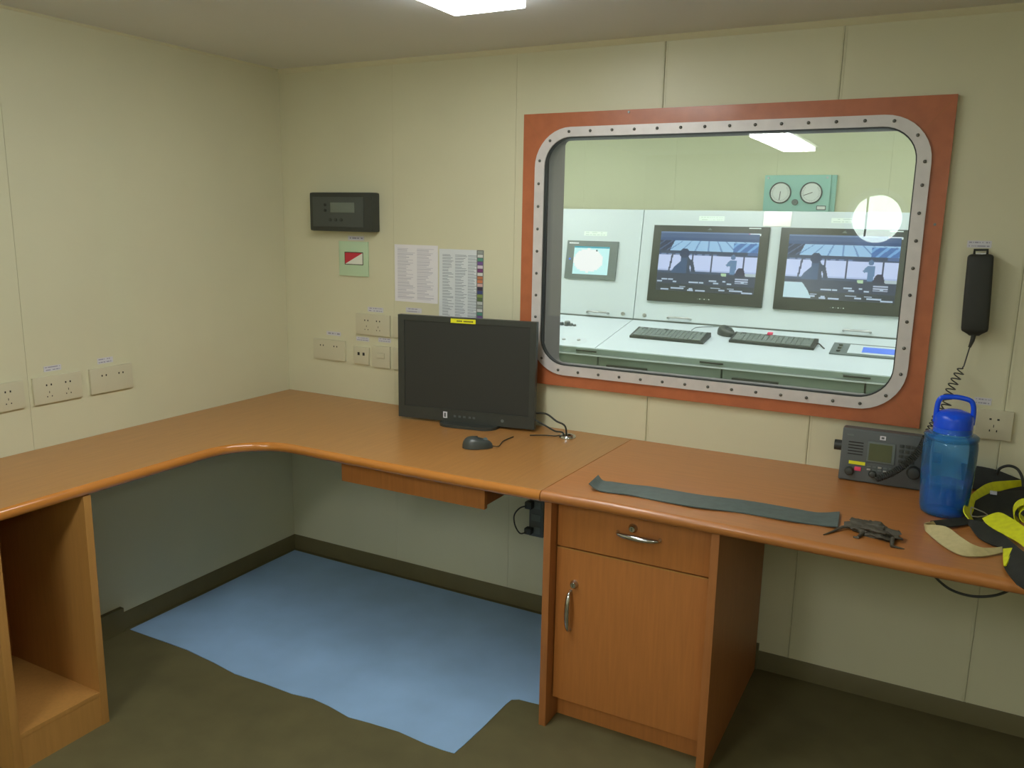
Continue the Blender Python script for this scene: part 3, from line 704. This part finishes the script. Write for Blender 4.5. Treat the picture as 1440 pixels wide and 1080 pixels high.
# flat rubber strip with curled ends
def ribbon(rows, name, m, parent=None, th=.0022, sub=6):
    """rows: list of (edge point A, edge point B) along the strap"""
    A = smooth_path([r[0] for r in rows], sub); Bq = smooth_path([r[1] for r in rows], sub); n = len(A); vs = []; fs = []
    for i in range(n):
        tg = (A[min(i + 1, n - 1)] + Bq[min(i + 1, n - 1)] - A[max(i - 1, 0)] - Bq[max(i - 1, 0)]).normalized()
        nn = tg.cross(Bq[i] - A[i])
        nn = nn.normalized() * th / 2 if nn.length > 1e-9 else Vector((0, 0, th / 2))
        vs += [A[i] + nn, Bq[i] + nn, Bq[i] - nn, A[i] - nn]
    for i in range(n - 1):
        for k in range(4): fs.append((i * 4 + k, i * 4 + (k + 1) % 4, i * 4 + 4 + (k + 1) % 4, i * 4 + 4 + k))
    fs += [(0, 1, 2, 3), (4 * n - 1, 4 * n - 2, 4 * n - 3, 4 * n - 4)]
    return MB().add(vs, fs, False).build(name, m, parent)
rowsp = []
for u0, v0, z0, u1, v1, z1 in ((841, 668, .768, 828, 680, .770), (848, 676, .757, 838, 688, .757), (862, 678, .753, 852, 692, .753), (890, 682, .7525, 885, 696, .754), (918, 685, .7535, 914, 702, .752),
                               (983, 696, .752, 977, 713, .7545), (1048, 704, .7535, 1041, 721, .752), (1114, 715, .752, 1107, 732, .754), (1150, 721, .753, 1146, 738, .752), (1181, 720, .757, 1178, 741, .757)):
    rowsp.append((at(u0, v0, 2, z0), at(u1, v1, 2, z1)))
tag(ribbon(rowsp, 'rubber_strip', 'rubber_strip', None, .0028), 'long flat dark grey rubber strip with upturned ends lying along the right desktop', 'strip')
# crumpled scrap
sc = MB(); bm = bmesh.new(); bmesh.ops.create_icosphere(bm, subdivisions=4, radius=1)
c0 = at(1192, 738, 2, .75); c1 = at(1262, 762, 2, .75); cc = (c0 + c1) / 2; ang = math.atan2(c1.y - c0.y, c1.x - c0.x); hl = (c1 - c0).length / 2
from mathutils import noise
for v in bm.verts:
    p = v.co.copy(); d = 1 + .42 * noise.noise(p * 2.3 + Vector((3, 1, 7))) + .22 * noise.noise(p * 6.1)
    v.co = Vector((p.x * hl * d, p.y * .036 * d, max(p.z * .018 * d, -.006) + .007 + .004 * noise.noise(p * 3)))
bm.verts.index_update()
M = Matrix.Translation((cc.x, cc.y, .7505)) @ Matrix.Rotation(ang, 4, 'Z')
sc.add([v.co.copy() for v in bm.verts], [[v.index for v in f.verts] for f in bm.faces], False, M); bm.free()
for pts, r in (([at(1200, 740, 2, .76), at(1185, 741, 2, .757), at(1172, 747, 2, .753), at(1158, 752, 2, .752)], [.006, .004, .003, .0012]),
               ([at(1255, 758, 2, .758), at(1254, 768, 2, .754), at(1262, 770, 2, .752), at(1272, 772, 2, .752)], [.006, .004, .003, .001]),
               ([at(1250, 752, 2, .76), at(1258, 752, 2, .757), at(1264, 746, 2, .757)], [.005, .003, .001]),
               ([at(1212, 742, 2, .765), at(1224, 734, 2, .766), at(1232, 737, 2, .762)], [.006, .005, .002]),
               ([at(1215, 748, 2, .757), at(1206, 756, 2, .753), at(1200, 755, 2, .752)], [.005, .004, .002])):
    sc.tube(pts, r, 8)
tag(sc.build('rubber_scrap', 'scrap_dark'), 'small crumpled dark scrap with thin pointed ends on desk, right of the rubber strip', 'scrap')

# VHF radio
t = thing('radio_set', 'dark grey desk radio set with olive display and knobs against the wall under the window', 'radio', (2.44, -.09, .75))
x0, x1 = 2.322, 2.572; M = Matrix.Translation((x0, -.112, .7515)) @ Matrix.Rotation(math.radians(-4), 4, 'X')
w, h = x1 - x0, .160
MB().box((0, 0, 0), (w, .055, h), M, .004).build('housing', 'dark_grey', t)
MB().box((.012, .05, .02), (w - .012, .085, h - .03), M, .004).build('heat_sink', 'black_plastic', t)
MB().box((.004, -.004, .004), (w - .004, 0, h - .004), M, .001).build('front_plate', 'dark_grey', t)
MB().box((.074, -.0085, .066), (.150, -.003, .128), M, .002).build('display_bezel', 'key_grey', t)
MB().box((.079, -.0095, .071), (.142, -.008, .123), M).build('display', 'olive_lcd', t)
MB().lathe((.03, -.004, .03), [(.014, 0), (.014, .004), (.011, .014), (.009, .015)], 20, (0, -1, 0), M=M).build('volume_knob', 'black_plastic', t)
MB().lathe((.095, -.004, .030), [(.011, 0), (.011, .004), (.009, .013), (.007, .014)], 20, (0, -1, 0), M=M).build('squelch_knob', 'black_plastic', t)
MB().lathe((.205, -.004, .052), [(.020, 0), (.020, .004), (.016, .018), (.013, .019)], 24, (0, -1, 0), M=M).build('channel_knob', 'black_plastic', t)
MB().box((.026, -.0052, .052), (.072, -.0038, .062), M).build('yellow_sticker', 'yellow_tape', t)
MB().box((.044, -.009, .034), (.062, -.0038, .046), M, .001).build('distress_button', 'pink_tab', t)
MB().box((.105, -.0052, .136), (.121, -.0038, .148), M).build('logo_badge', 'sticker_white', t)
MB().box((.109, -.0056, .139), (.117, -.0050, .145), M).build('logo_mark', 'dark_grey', t)
MB().box((.014, -.0052, .138), (.032, -.0038, .143), M).build('maker_lettering', 'key_grey', t)
for k in range(5): MB().box((.020, -.0052, .082 + k * .009), (.062, -.0036, .0845 + k * .009), M).build('speaker_slot', 'hole_black', t)
for r in range(4):
    for k in range(3): MB().box((.160 + k * .016, -.0075, .076 + r * .015), (.172 + k * .016, -.0038, .085 + r * .015), M, .001).build('keypad_key', 'black_plastic', t)
for r in range(2):
    for k in range(5): MB().box((.078 + k * .015, -.0075, .046 + r * .009 - .006), (.088 + k * .015, -.0038, .051 + r * .009 - .006), M, .0006).build('soft_key', 'brushed' if (r + k) % 3 == 0 else 'key_grey', t)
MB().cyl((0, .025, .1), (-1, 0, 0), .016, .022, 16, M=M).build('bracket_knob', 'black_plastic', t)
MB().cyl((w, .025, .1), (1, 0, 0), .016, .022, 16, M=M).build('bracket_knob', 'black_plastic', t)

# handset on the wall with coiled cord
t = thing('telephone_handset', 'black telephone handset hung upright on the wall right of the window', 'handset', (2.62, 0, 1.33))
def handset():
    M = Matrix.Translation((2.634, -.001, 1.33)) @ Matrix.Rotation(math.radians(-2.2), 4, 'Y') @ Matrix.Translation((0, 0, -1.33))
    m = MB(); rows = [(1.209, .013, .022), (1.214, .018, .030), (1.224, .033, .040), (1.232, .0345, .042), (1.28, .0345, .044), (1.34, .034, .046), (1.40, .033, .046), (1.432, .0325, .044), (1.437, .030, .040), (1.440, .024, .034)]
    vs = []; n = 20
    for z, hw, dp in rows:
        for i in range(n):
            a = 2 * PI * i / n; c, s = math.cos(a), math.sin(a)
            vs.append((hw * (abs(c) ** .3) * (1 if c > 0 else -1), -dp / 2 - .010 + (dp / 2) * (abs(s) ** .35) * (1 if s > 0 else -1), z))
    m.add([M @ Vector(v) for v in vs], [(k * n + i, k * n + (i + 1) % n, (k + 1) * n + (i + 1) % n, (k + 1) * n + i) for k in range(len(rows) - 1) for i in range(n)], True)
    m.add([M @ Vector(v) for v in vs[:n]], [list(range(n))[::-1]]); m.add([M @ Vector(v) for v in vs[-n:]], [list(range(n))])
    m.build('grip', 'black_matte', t)
    MB().box((-.024, -.010, 1.24), (.024, 0, 1.42), M, .002).build('cradle', 'black_plastic', t)
    MB().tube([M @ Vector(p) for p in ((-.016, -.012, 1.425), (-.016, -.022, 1.452), (.016, -.022, 1.452), (.016, -.012, 1.425))], .004, 8).build('hook', 'black_plastic', t)
    MB().box((-.012, -.030, 1.4385), (.012, -.022, 1.4435), M).build('hook_clip', 'brushed', t)
    MB().tube([(2.638, -.032, 1.215), (2.636, -.032, 1.195), (2.631, -.032, 1.175)], [.007, .006, .004], 10).build('strain_relief', 'black_matte', t)
handset()
cp = [(2.627, -.030, 1.18), (2.620, -.032, 1.125)]
straight = smooth_path([(2.634, -.032, 1.19), (2.629, -.032, 1.16), (2.622, -.034, 1.115)], 6)
axis_pts = smooth_path([(2.620, -.035, 1.115), (2.604, -.045, 1.075), (2.592, -.055, 1.035), (2.590, -.065, 1.005), (2.572, -.080, .975), (2.552, -.10, .925), (2.535, -.125, .875), (2.505, -.140, .835), (2.470, -.140, .800), (2.430, -.138, .775)], 24)
cl = [0]
for a, b in zip(axis_pts[:-1], axis_pts[1:]): cl.append(cl[-1] + (b - a).length)
def axpt(s):
    for i in range(len(cl) - 1):
        if s <= cl[i + 1]: return axis_pts[i].lerp(axis_pts[i + 1], (s - cl[i]) / max(1e-9, cl[i + 1] - cl[i]))
    return axis_pts[-1]
coil = []; s = 0; ph = PI / 2
while s < cl[-1]:
    p = axpt(s); tg = (axpt(min(s + .004, cl[-1])) - axpt(max(s - .004, 0))).normalized(); a = tg.orthogonal().normalized(); a = (Vector((0, 1, 0)) - tg * tg.y).normalized(); b = tg.cross(a)
    fr = s / cl[-1]; pitch = .0165 if fr < .36 else (.0105 if fr < .55 else .0062); rm = .0115 if fr < .4 else .0090; r = rm if s > .01 else rm * s / .01
    coil.append(p + (a * math.cos(ph) + b * math.sin(ph)) * r); ph += 2 * PI / 12; s += pitch / 12
MB().tube(straight[:-1] + coil, .0019, 6).build('coiled_cord', 'black_plastic', t)

# water bottle
bc = Vector((2.611, -.287, .7508))
t = thing('water_bottle', 'large translucent blue plastic bottle with carry loop lid on the right desktop', 'bottle', tuple(bc))
prof = [(.050, 0), (.056, .004), (.0595, .020), (.062, .06), (.0655, .12), (.0665, .165), (.0665, .190), (.0645, .203), (.060, .212), (.052, .220), (.048, .226), (.048, .240)]
MB().lathe(bc, prof, 40, caps=True).build('bottle_body', 'bottle_blue', t)
MB().lathe(bc + Vector((0, 0, .003)), [(.048, 0), (.055, .003), (.0575, .020), (.059, .045), (.060, .082)], 40).build('water', 'bottle_water', t)
MB().lathe(bc, [(.063, .206), (.0665, .210), (.0665, .217), (.060, .222), (.050, .223)], 40, caps=False).build('shoulder_ring', 'bottle_blue', t)
MB().lathe(bc, [(.044, .224), (.0475, .226), (.0475, .264), (.0455, .272), (.037, .280), (.020, .286), (.004, .287)], 36).build('lid', 'lid_blue', t)
M = Matrix.Translation(bc) @ Matrix.Rotation(math.radians(5), 4, 'Z')
MB().tube([M @ Vector(p) for p in smooth_path([(-.0435, 0, .250), (-.0435, 0, .285), (-.041, 0, .306), (-.032, 0, .317), (0, 0, .321), (.030, 0, .316), (.040, 0, .305), (.0435, 0, .285), (.0435, 0, .250)], 5)], .0066, 8).build('carry_loop', 'lid_blue', t)

# safety harness straps
t = thing('safety_harness', 'tangled yellow and black webbing safety harness piled on the desk right of the bottle', 'harness', (2.76, -.35, .75))
def strap(rows, m, name='strap', th=.0026): return ribbon([(at(a, b, 2, z), at(c, d, 2, z2)) for a, b, z, c, d, z2 in rows], name, m, t, th)
ribbon([(at(u, v, 1, -.018), at(u, v2, 1, -.030)) for u, v, v2 in ((1352, 651, 685), (1366, 654, 687), (1385, 657, 689), (1405, 662, 692), (1440, 676, 697), (1480, 690, 704))], 'strap', 'web_black', t, .006)
strap([(1480, 672, .81, 1480, 682, .79), (1440, 675, .81, 1440, 683, .79), (1395, 678, .810, 1402, 692, .785), (1374, 689, .805, 1386, 701, .780), (1360, 703, .795, 1372, 714, .768), (1355, 718, .785, 1366, 724, .762), (1362, 730, .770, 1368, 731, .760)], 'web_yellow')
strap([(1372, 704, .785, 1364, 726, .753), (1395, 693, .790, 1378, 734, .753), (1425, 690, .795, 1400, 728, .753), (1480, 690, .80, 1450, 735, .753)], 'web_black')
strap([(1381, 729, .778, 1386, 736, .768), (1404, 721, .790, 1398, 744, .770), (1424, 730, .795, 1416, 754, .772), (1440, 741, .795, 1436, 766, .772), (1480, 772, .79, 1474, 800, .77)], 'web_yellow')
strap([(1361, 730, .772, 1362, 738, .756), (1390, 737, .768, 1376, 756, .754), (1412, 753, .770, 1392, 765, .754), (1432, 770, .768, 1414, 774, .754), (1470, 800, .765, 1460, 806, .754)], 'web_black')
strap([(1362, 727, .762, 1368, 735, .756), (1335, 730, .764, 1345, 740, .756), (1308, 733, .766, 1322, 741, .756)], 'web_black')
strap([(1312, 733, .768, 1316, 738, .760), (1300, 737, .772, 1301, 744, .754), (1330, 741, .775, 1316, 760, .754), (1352, 756, .775, 1338, 775, .754), (1368, 766, .770, 1358, 782, .754), (1386, 771, .762, 1385, 782, .754), (1409, 769, .762, 1410, 777, .754)], 'web_beige')
strap([(1424, 771, .775, 1411, 772, .762), (1420, 784, .770, 1411, 786, .760), (1415, 795, .764, 1412, 796, .760)], 'web_yellow')
strap([(1440, 776, .780, 1424, 771, .776), (1442, 795, .775, 1418, 785, .768), (1444, 818, .762, 1412, 798, .757), (1446, 832, .757, 1430, 822, .757)], 'web_black')
# rolled yellow end
rc = at(1446, 722, 2, .80); rl = []
for k in range(26):
    a = k * .42; r = .014 + .0008 * k; rl.append(((rc + Vector((r * math.cos(a), -.018, r * math.sin(a)))), (rc + Vector((r * math.cos(a), .022, r * math.sin(a) + .004)))))
ribbon(rl, 'strap_roll', 'web_yellow', t, .0022, 2)
MB().tube(smooth_path([at(u, v, 1, y) for u, v, y in ((1402, 668, -.05), (1406, 659, -.055), (1418, 655, -.06), (1430, 659, -.06), (1437, 670, -.07), (1439, 684, -.08))], 6), .004, 8).build('cord_loop', 'black_matte', t)
bk = MB(); tri = [at(1366, 713, 2, .79), at(1367, 726, 2, .772), at(1389, 724, 2, .772)]
bk.tube(smooth_path(tri + [tri[0]], 3), .0016, 6); bk.build('buckle', 'brushed', t)
MB().box(at(1393, 688, 2, .80) - Vector((.001, .008, .008)), at(1402, 695, 2, .795) + Vector((0, .001, .004))).build('tag', 'sticker_white', t)

# black cable loop hanging under the right desktop
tag(MB().tube(smooth_path([at(1304, 795, 1, -.60), at(1312, 808, 1, -.60), at(1335, 828, 1, -.59), at(1365, 838, 1, -.58), at(1395, 838, 1, -.58), at(1420, 830, 1, -.59), at(1440, 818, 1, -.60), at(1450, 806, 1, -.61)], 8), .0032, 8).build('cable', 'black_matte'),
    'black cable hanging in a loop under the edge of the right desktop', 'cable')

# ================================================================== ON THE WALLS
SOCK = []
def plate(name, x0, x1, z0, z1, label, cat, holes, wallside='back', group=None, th=.010):
    """switch or socket plate; holes: list of (u, v, w, h) in metres from the plate's lower-left corner"""
    if wallside == 'back': M = on_wall(-.0002)
    else: M = Matrix(((0, 0, 1, .0002), (1, 0, 0, 0), (0, 1, 0, 0), (0, 0, 0, 1)))      # x -> world y, z -> world x
    c = M @ Vector(((x0 + x1) / 2, (z0 + z1) / 2, 0))
    t = thing(name, label, cat, tuple(c), group)
    MB().box((x0, z0, 0), (x1, z1, th), M, .0022).build('face_plate', 'socket_white', t)
    for (u, v, w, h) in holes:
        MB().box((x0 + u - w / 2, z0 + v - h / 2, th - .001), (x0 + u + w / 2, z0 + v + h / 2, th + .0004), M).build('pin_hole', 'hole_black', t)
    return t, M
def pins(cx, faint=False):
    hs = [(cx - .008, .060, .0045, .006), (cx + .008, .060, .0045, .006)]
    if not faint: hs += [(cx, .036, .002, .007), (cx - .008, .022, .003, .004), (cx + .008, .022, .003, .004)]
    return hs
for (x0, x1, z0, z1, holes, lab, grp) in (
    (.154, .326, .908, .994, pins(.048, True) + pins(.122, True), 'cream double socket plate on window wall, nearest the room corner', 'sockets'),
    (.388, .561, 1.032, 1.118, pins(.055) + pins(.115), 'cream double socket plate above small data outlet and switch, left of the monitor', 'sockets'),
    (.577, .750, 1.032, 1.118, pins(.055) + pins(.115), 'cream socket plate in upper row, mostly hidden behind the monitor', 'sockets')):
    plate('wall_socket', x0, x1, z0, z1, lab, 'socket', holes, 'back', 'double socket plates above the desk')
plate('data_outlet', .374, .452, .905, .978, 'small cream data outlet with two black ports below the double socket', 'data outlet', [(.026, .044, .011, .013), (.052, .044, .011, .013)])
tt, M = plate('wall_switch', .469, .560, .900, .990, 'square cream push switch plate between data outlet and monitor', 'switch', [])
MB().box((.495, .940, .0105), (.535, .962, .013), M, .002).build('push_button', 'socket_white', tt)
plate('wall_switch', .576, .665, .900, .990, 'square cream plate in lower row, mostly hidden behind the monitor', 'switch', [])
plate('wall_socket', 2.672, 2.765, .908, .995, 'cream single socket plate on window wall right of the blue bottle', 'socket', [(.036, .060, .006, .005), (.056, .060, .006, .005), (.046, .040, .002, .008), (.037, .026, .003, .006), (.055, .026, .003, .006)])
for (y0, y1, lab, f) in ((-.965, -.800, 'cream double socket plate on left wall, right one of three', True), (-1.165, -.998, 'cream double socket plate on left wall, middle one of three', False), (-1.365, -1.195, 'cream double socket plate on left wall, cut by left photo edge', False)):
    plate('wall_socket', y0, y1, .896, .984, lab, 'socket', pins(.052, f) + pins(.118, f), 'left', 'double socket plates on the left wall')
def sticker(x0, x1, z0, z1, label, side='back', seed=1, rows=2):
    fn = dashes((208, 208, 214), (150, 150, 165), rows, seed)
    if side == 'back': o = sheet('sticker_label', (x0, -.0010, z1), (x1 - x0, 0, 0), (0, 0, z0 - z1), 26, 3 * rows, fn, 'printed')
    else: o = sheet('sticker_label', (.0010, x0, z1), (0, x1 - x0, 0), (0, 0, z0 - z1), 26, 3 * rows, fn, 'printed')
    return tag(o, label, 'label')
sticker(.222, .299, 1.013, 1.030, 'small white sticker above the socket nearest the room corner', seed=11, rows=1)
sticker(.444, .523, 1.128, 1.148, 'small white sticker above the double socket beside the monitor', seed=12)
sticker(.636, .712, 1.138, 1.158, 'small white sticker just above the top left corner of the monitor', seed=13)
sticker(.382, .449, 1.002, 1.019, 'small white sticker directly above the data outlet', seed=14)
sticker(.496, .560, 1.006, 1.024, 'small white sticker directly above the push switch', seed=15)
sticker(2.593, 2.654, 1.457, 1.477, 'small white sticker above the telephone handset', seed=16)
sticker(2.66, 2.705, 1.006, 1.027, 'small white sticker above the single socket beside the bottle', seed=17)
sticker(-.928, -.868, .996, 1.016, 'small white sticker above right socket of the left wall', 'left', 18)
sticker(-1.120, -1.060, .998, 1.016, 'small white sticker above middle socket of the left wall', 'left', 19)
sticker(-1.335, -1.265, .998, 1.016, 'small white sticker above socket at the left photo edge', 'left', 20)
sticker(.348, .430, 1.417, 1.434, 'small white sticker between black wall unit and green flag plate', seed=21, rows=1)

# papers
def list_page(seed, cols, bg=(230, 229, 232), ink=(200, 200, 208), rows=40, strip=None):
    rr = random.Random(seed); ln = [[rr.uniform(.45, .95) for _ in range(8)] for _ in range(80)]
    def fn(u, v):
        if strip and u > strip:
            k = int(v * 20); pal = [(150, 158, 150), (210, 214, 210), (90, 150, 130), (120, 90, 150), (214, 200, 214), (130, 70, 120), (214, 216, 210), (190, 120, 80), (210, 130, 90), (214, 176, 170), (60, 50, 70), (70, 80, 130), (130, 150, 80), (90, 110, 70), (190, 196, 190)]
            if u > .985 or u < strip + .02: return (120, 124, 120)
            return pal[k % len(pal)] if (v * 20) % 1 > .15 else (90, 90, 90)
        if u < .06 or u > .94 + (.1 if strip else 0) or v < .06 or v > .96: return bg
        k = int(v * rows)
        if (v * rows) % 1 < .45: return bg
        c = int((u - .06) / (.88 / cols)); f = ((u - .06) / (.88 / cols)) % 1
        return ink if .04 < f < ln[k][min(c, 7)] else bg
    return fn
tag(sheet('paper_notice', (.583, -.0012, 1.407), (.206, 0, 0), (0, 0, -.226), 44, 96, list_page(1, 2), 'printed'), 'white printed paper in two faint columns taped to wall above the monitor, left sheet', 'paper')
tag(sheet('paper_notice', (.795, -.0012, 1.396), (.200, 0, 0), (0, 0, -.275), 52, 120, list_page(2, 3, (218, 224, 226), (150, 160, 168), 48, .84), 'printed'), 'white printed table with coloured strip taped to wall above the monitor, right sheet', 'paper')

# black wall unit
t = thing('wall_display_unit', 'black wall-mounted box with small grey display near the room corner', 'display unit', (.35, 0, 1.45))
M = on_wall(0)
MB().box((.190, 1.452, 0), (.512, 1.607, .050), M, .010).build('housing', 'black_plastic', t)
MB().box((.208, 1.470, .049), (.470, 1.588, .052), M, .002).build('front_plate', 'unit_grey', t)
MB().box((.302, 1.527, .0515), (.425, 1.567, .0535), M, .0008).build('display', 'lcd_dead', t)
for k in range(2): MB().cyl((.275 , 1.557 - k * .022, .0515), (0, 0, 1), .006, .003, 14, M=M).build('indicator', 'black_matte', t)
for k in range(3): MB().cyl((.300 + k * .028, 1.498, .0515), (0, 0, 1), .007, .003, 14, M=M).build('button', 'black_plastic', t)
# flag plate
t = thing('flag_plate', 'pale green square plate with red and white diagonal flag symbol below black unit', 'sign', (.38, 0, 1.27))
M = on_wall(-.0002) 
MB().box((.303, 1.271, 0), (.453, 1.412, .006), M, .001).build('plate', 'plate_green', t)
x0, x1, z0, z1 = .336, .426, 1.320, 1.366
MB().box((x0 - .003, z0 - .003, .006), (x1 + .003, z1 + .003, .0066), M).build('flag_border', 'ink_dark', t)
MB().prism([(x0, z0), (x1, z1), (x0, z1)], .0012, M @ Matrix.Translation((0, 0, .006))).build('flag_red_half', 'red_ink', t)
MB().prism([(x0, z0), (x1, z0), (x1, z1)], .0012, M @ Matrix.Translation((0, 0, .006))).build('flag_white_half', 'white_ink', t)

# sockets and plug on the wall under the desk
t = thing('power_strip', 'grey power socket block with plug on wall under the desk beside the cabinet', 'power socket', (1.25, 0, .39))
MB().box((1.228, .318, 0), (1.288, .478, .032), M, .003).build('housing', 'dark_grey', t)
for z in (.345, .395, .445): MB().box((1.238, z - .014, .032), (1.278, z + .014, .034), M, .001).build('outlet', 'key_grey', t)
MB().box((1.222, .434, .034), (1.250, .462, .062), M, .004).build('plug', 'black_plastic', t)
MB().box((1.222, .332, .034), (1.250, .356, .062), M, .004).build('plug', 'black_plastic', t)
MB().tube(smooth_path([(1.230, -.060, .446), (1.205, -.070, .435), (1.180, -.065, .40), (1.185, -.065, .36), (1.210, -.070, .335), (1.232, -.06, .342)], 6), .0028, 8).build('cable', 'black_matte', t)
tag(MB().tube(smooth_path([(1.374, -.55, .665), (1.39, -.45, .63), (1.36, -.30, .585), (1.31, -.16, .60), (1.292, -.09, .68), (1.30, -.06, .712)], 8), .0028, 8).build('cable', 'black_matte'),
    'thin black cable sagging from hanging drawer to the wall under the desk', 'cable')
# small screws in the wooden frame and marks on the wall
for x, z in ((1.556, 1.882 - .012), (2.505, 1.52)):
    MB().cyl((x, -.018, z), (0, -1, 0), .004, .003, 10).build('screw', 'bolt_steel', win)
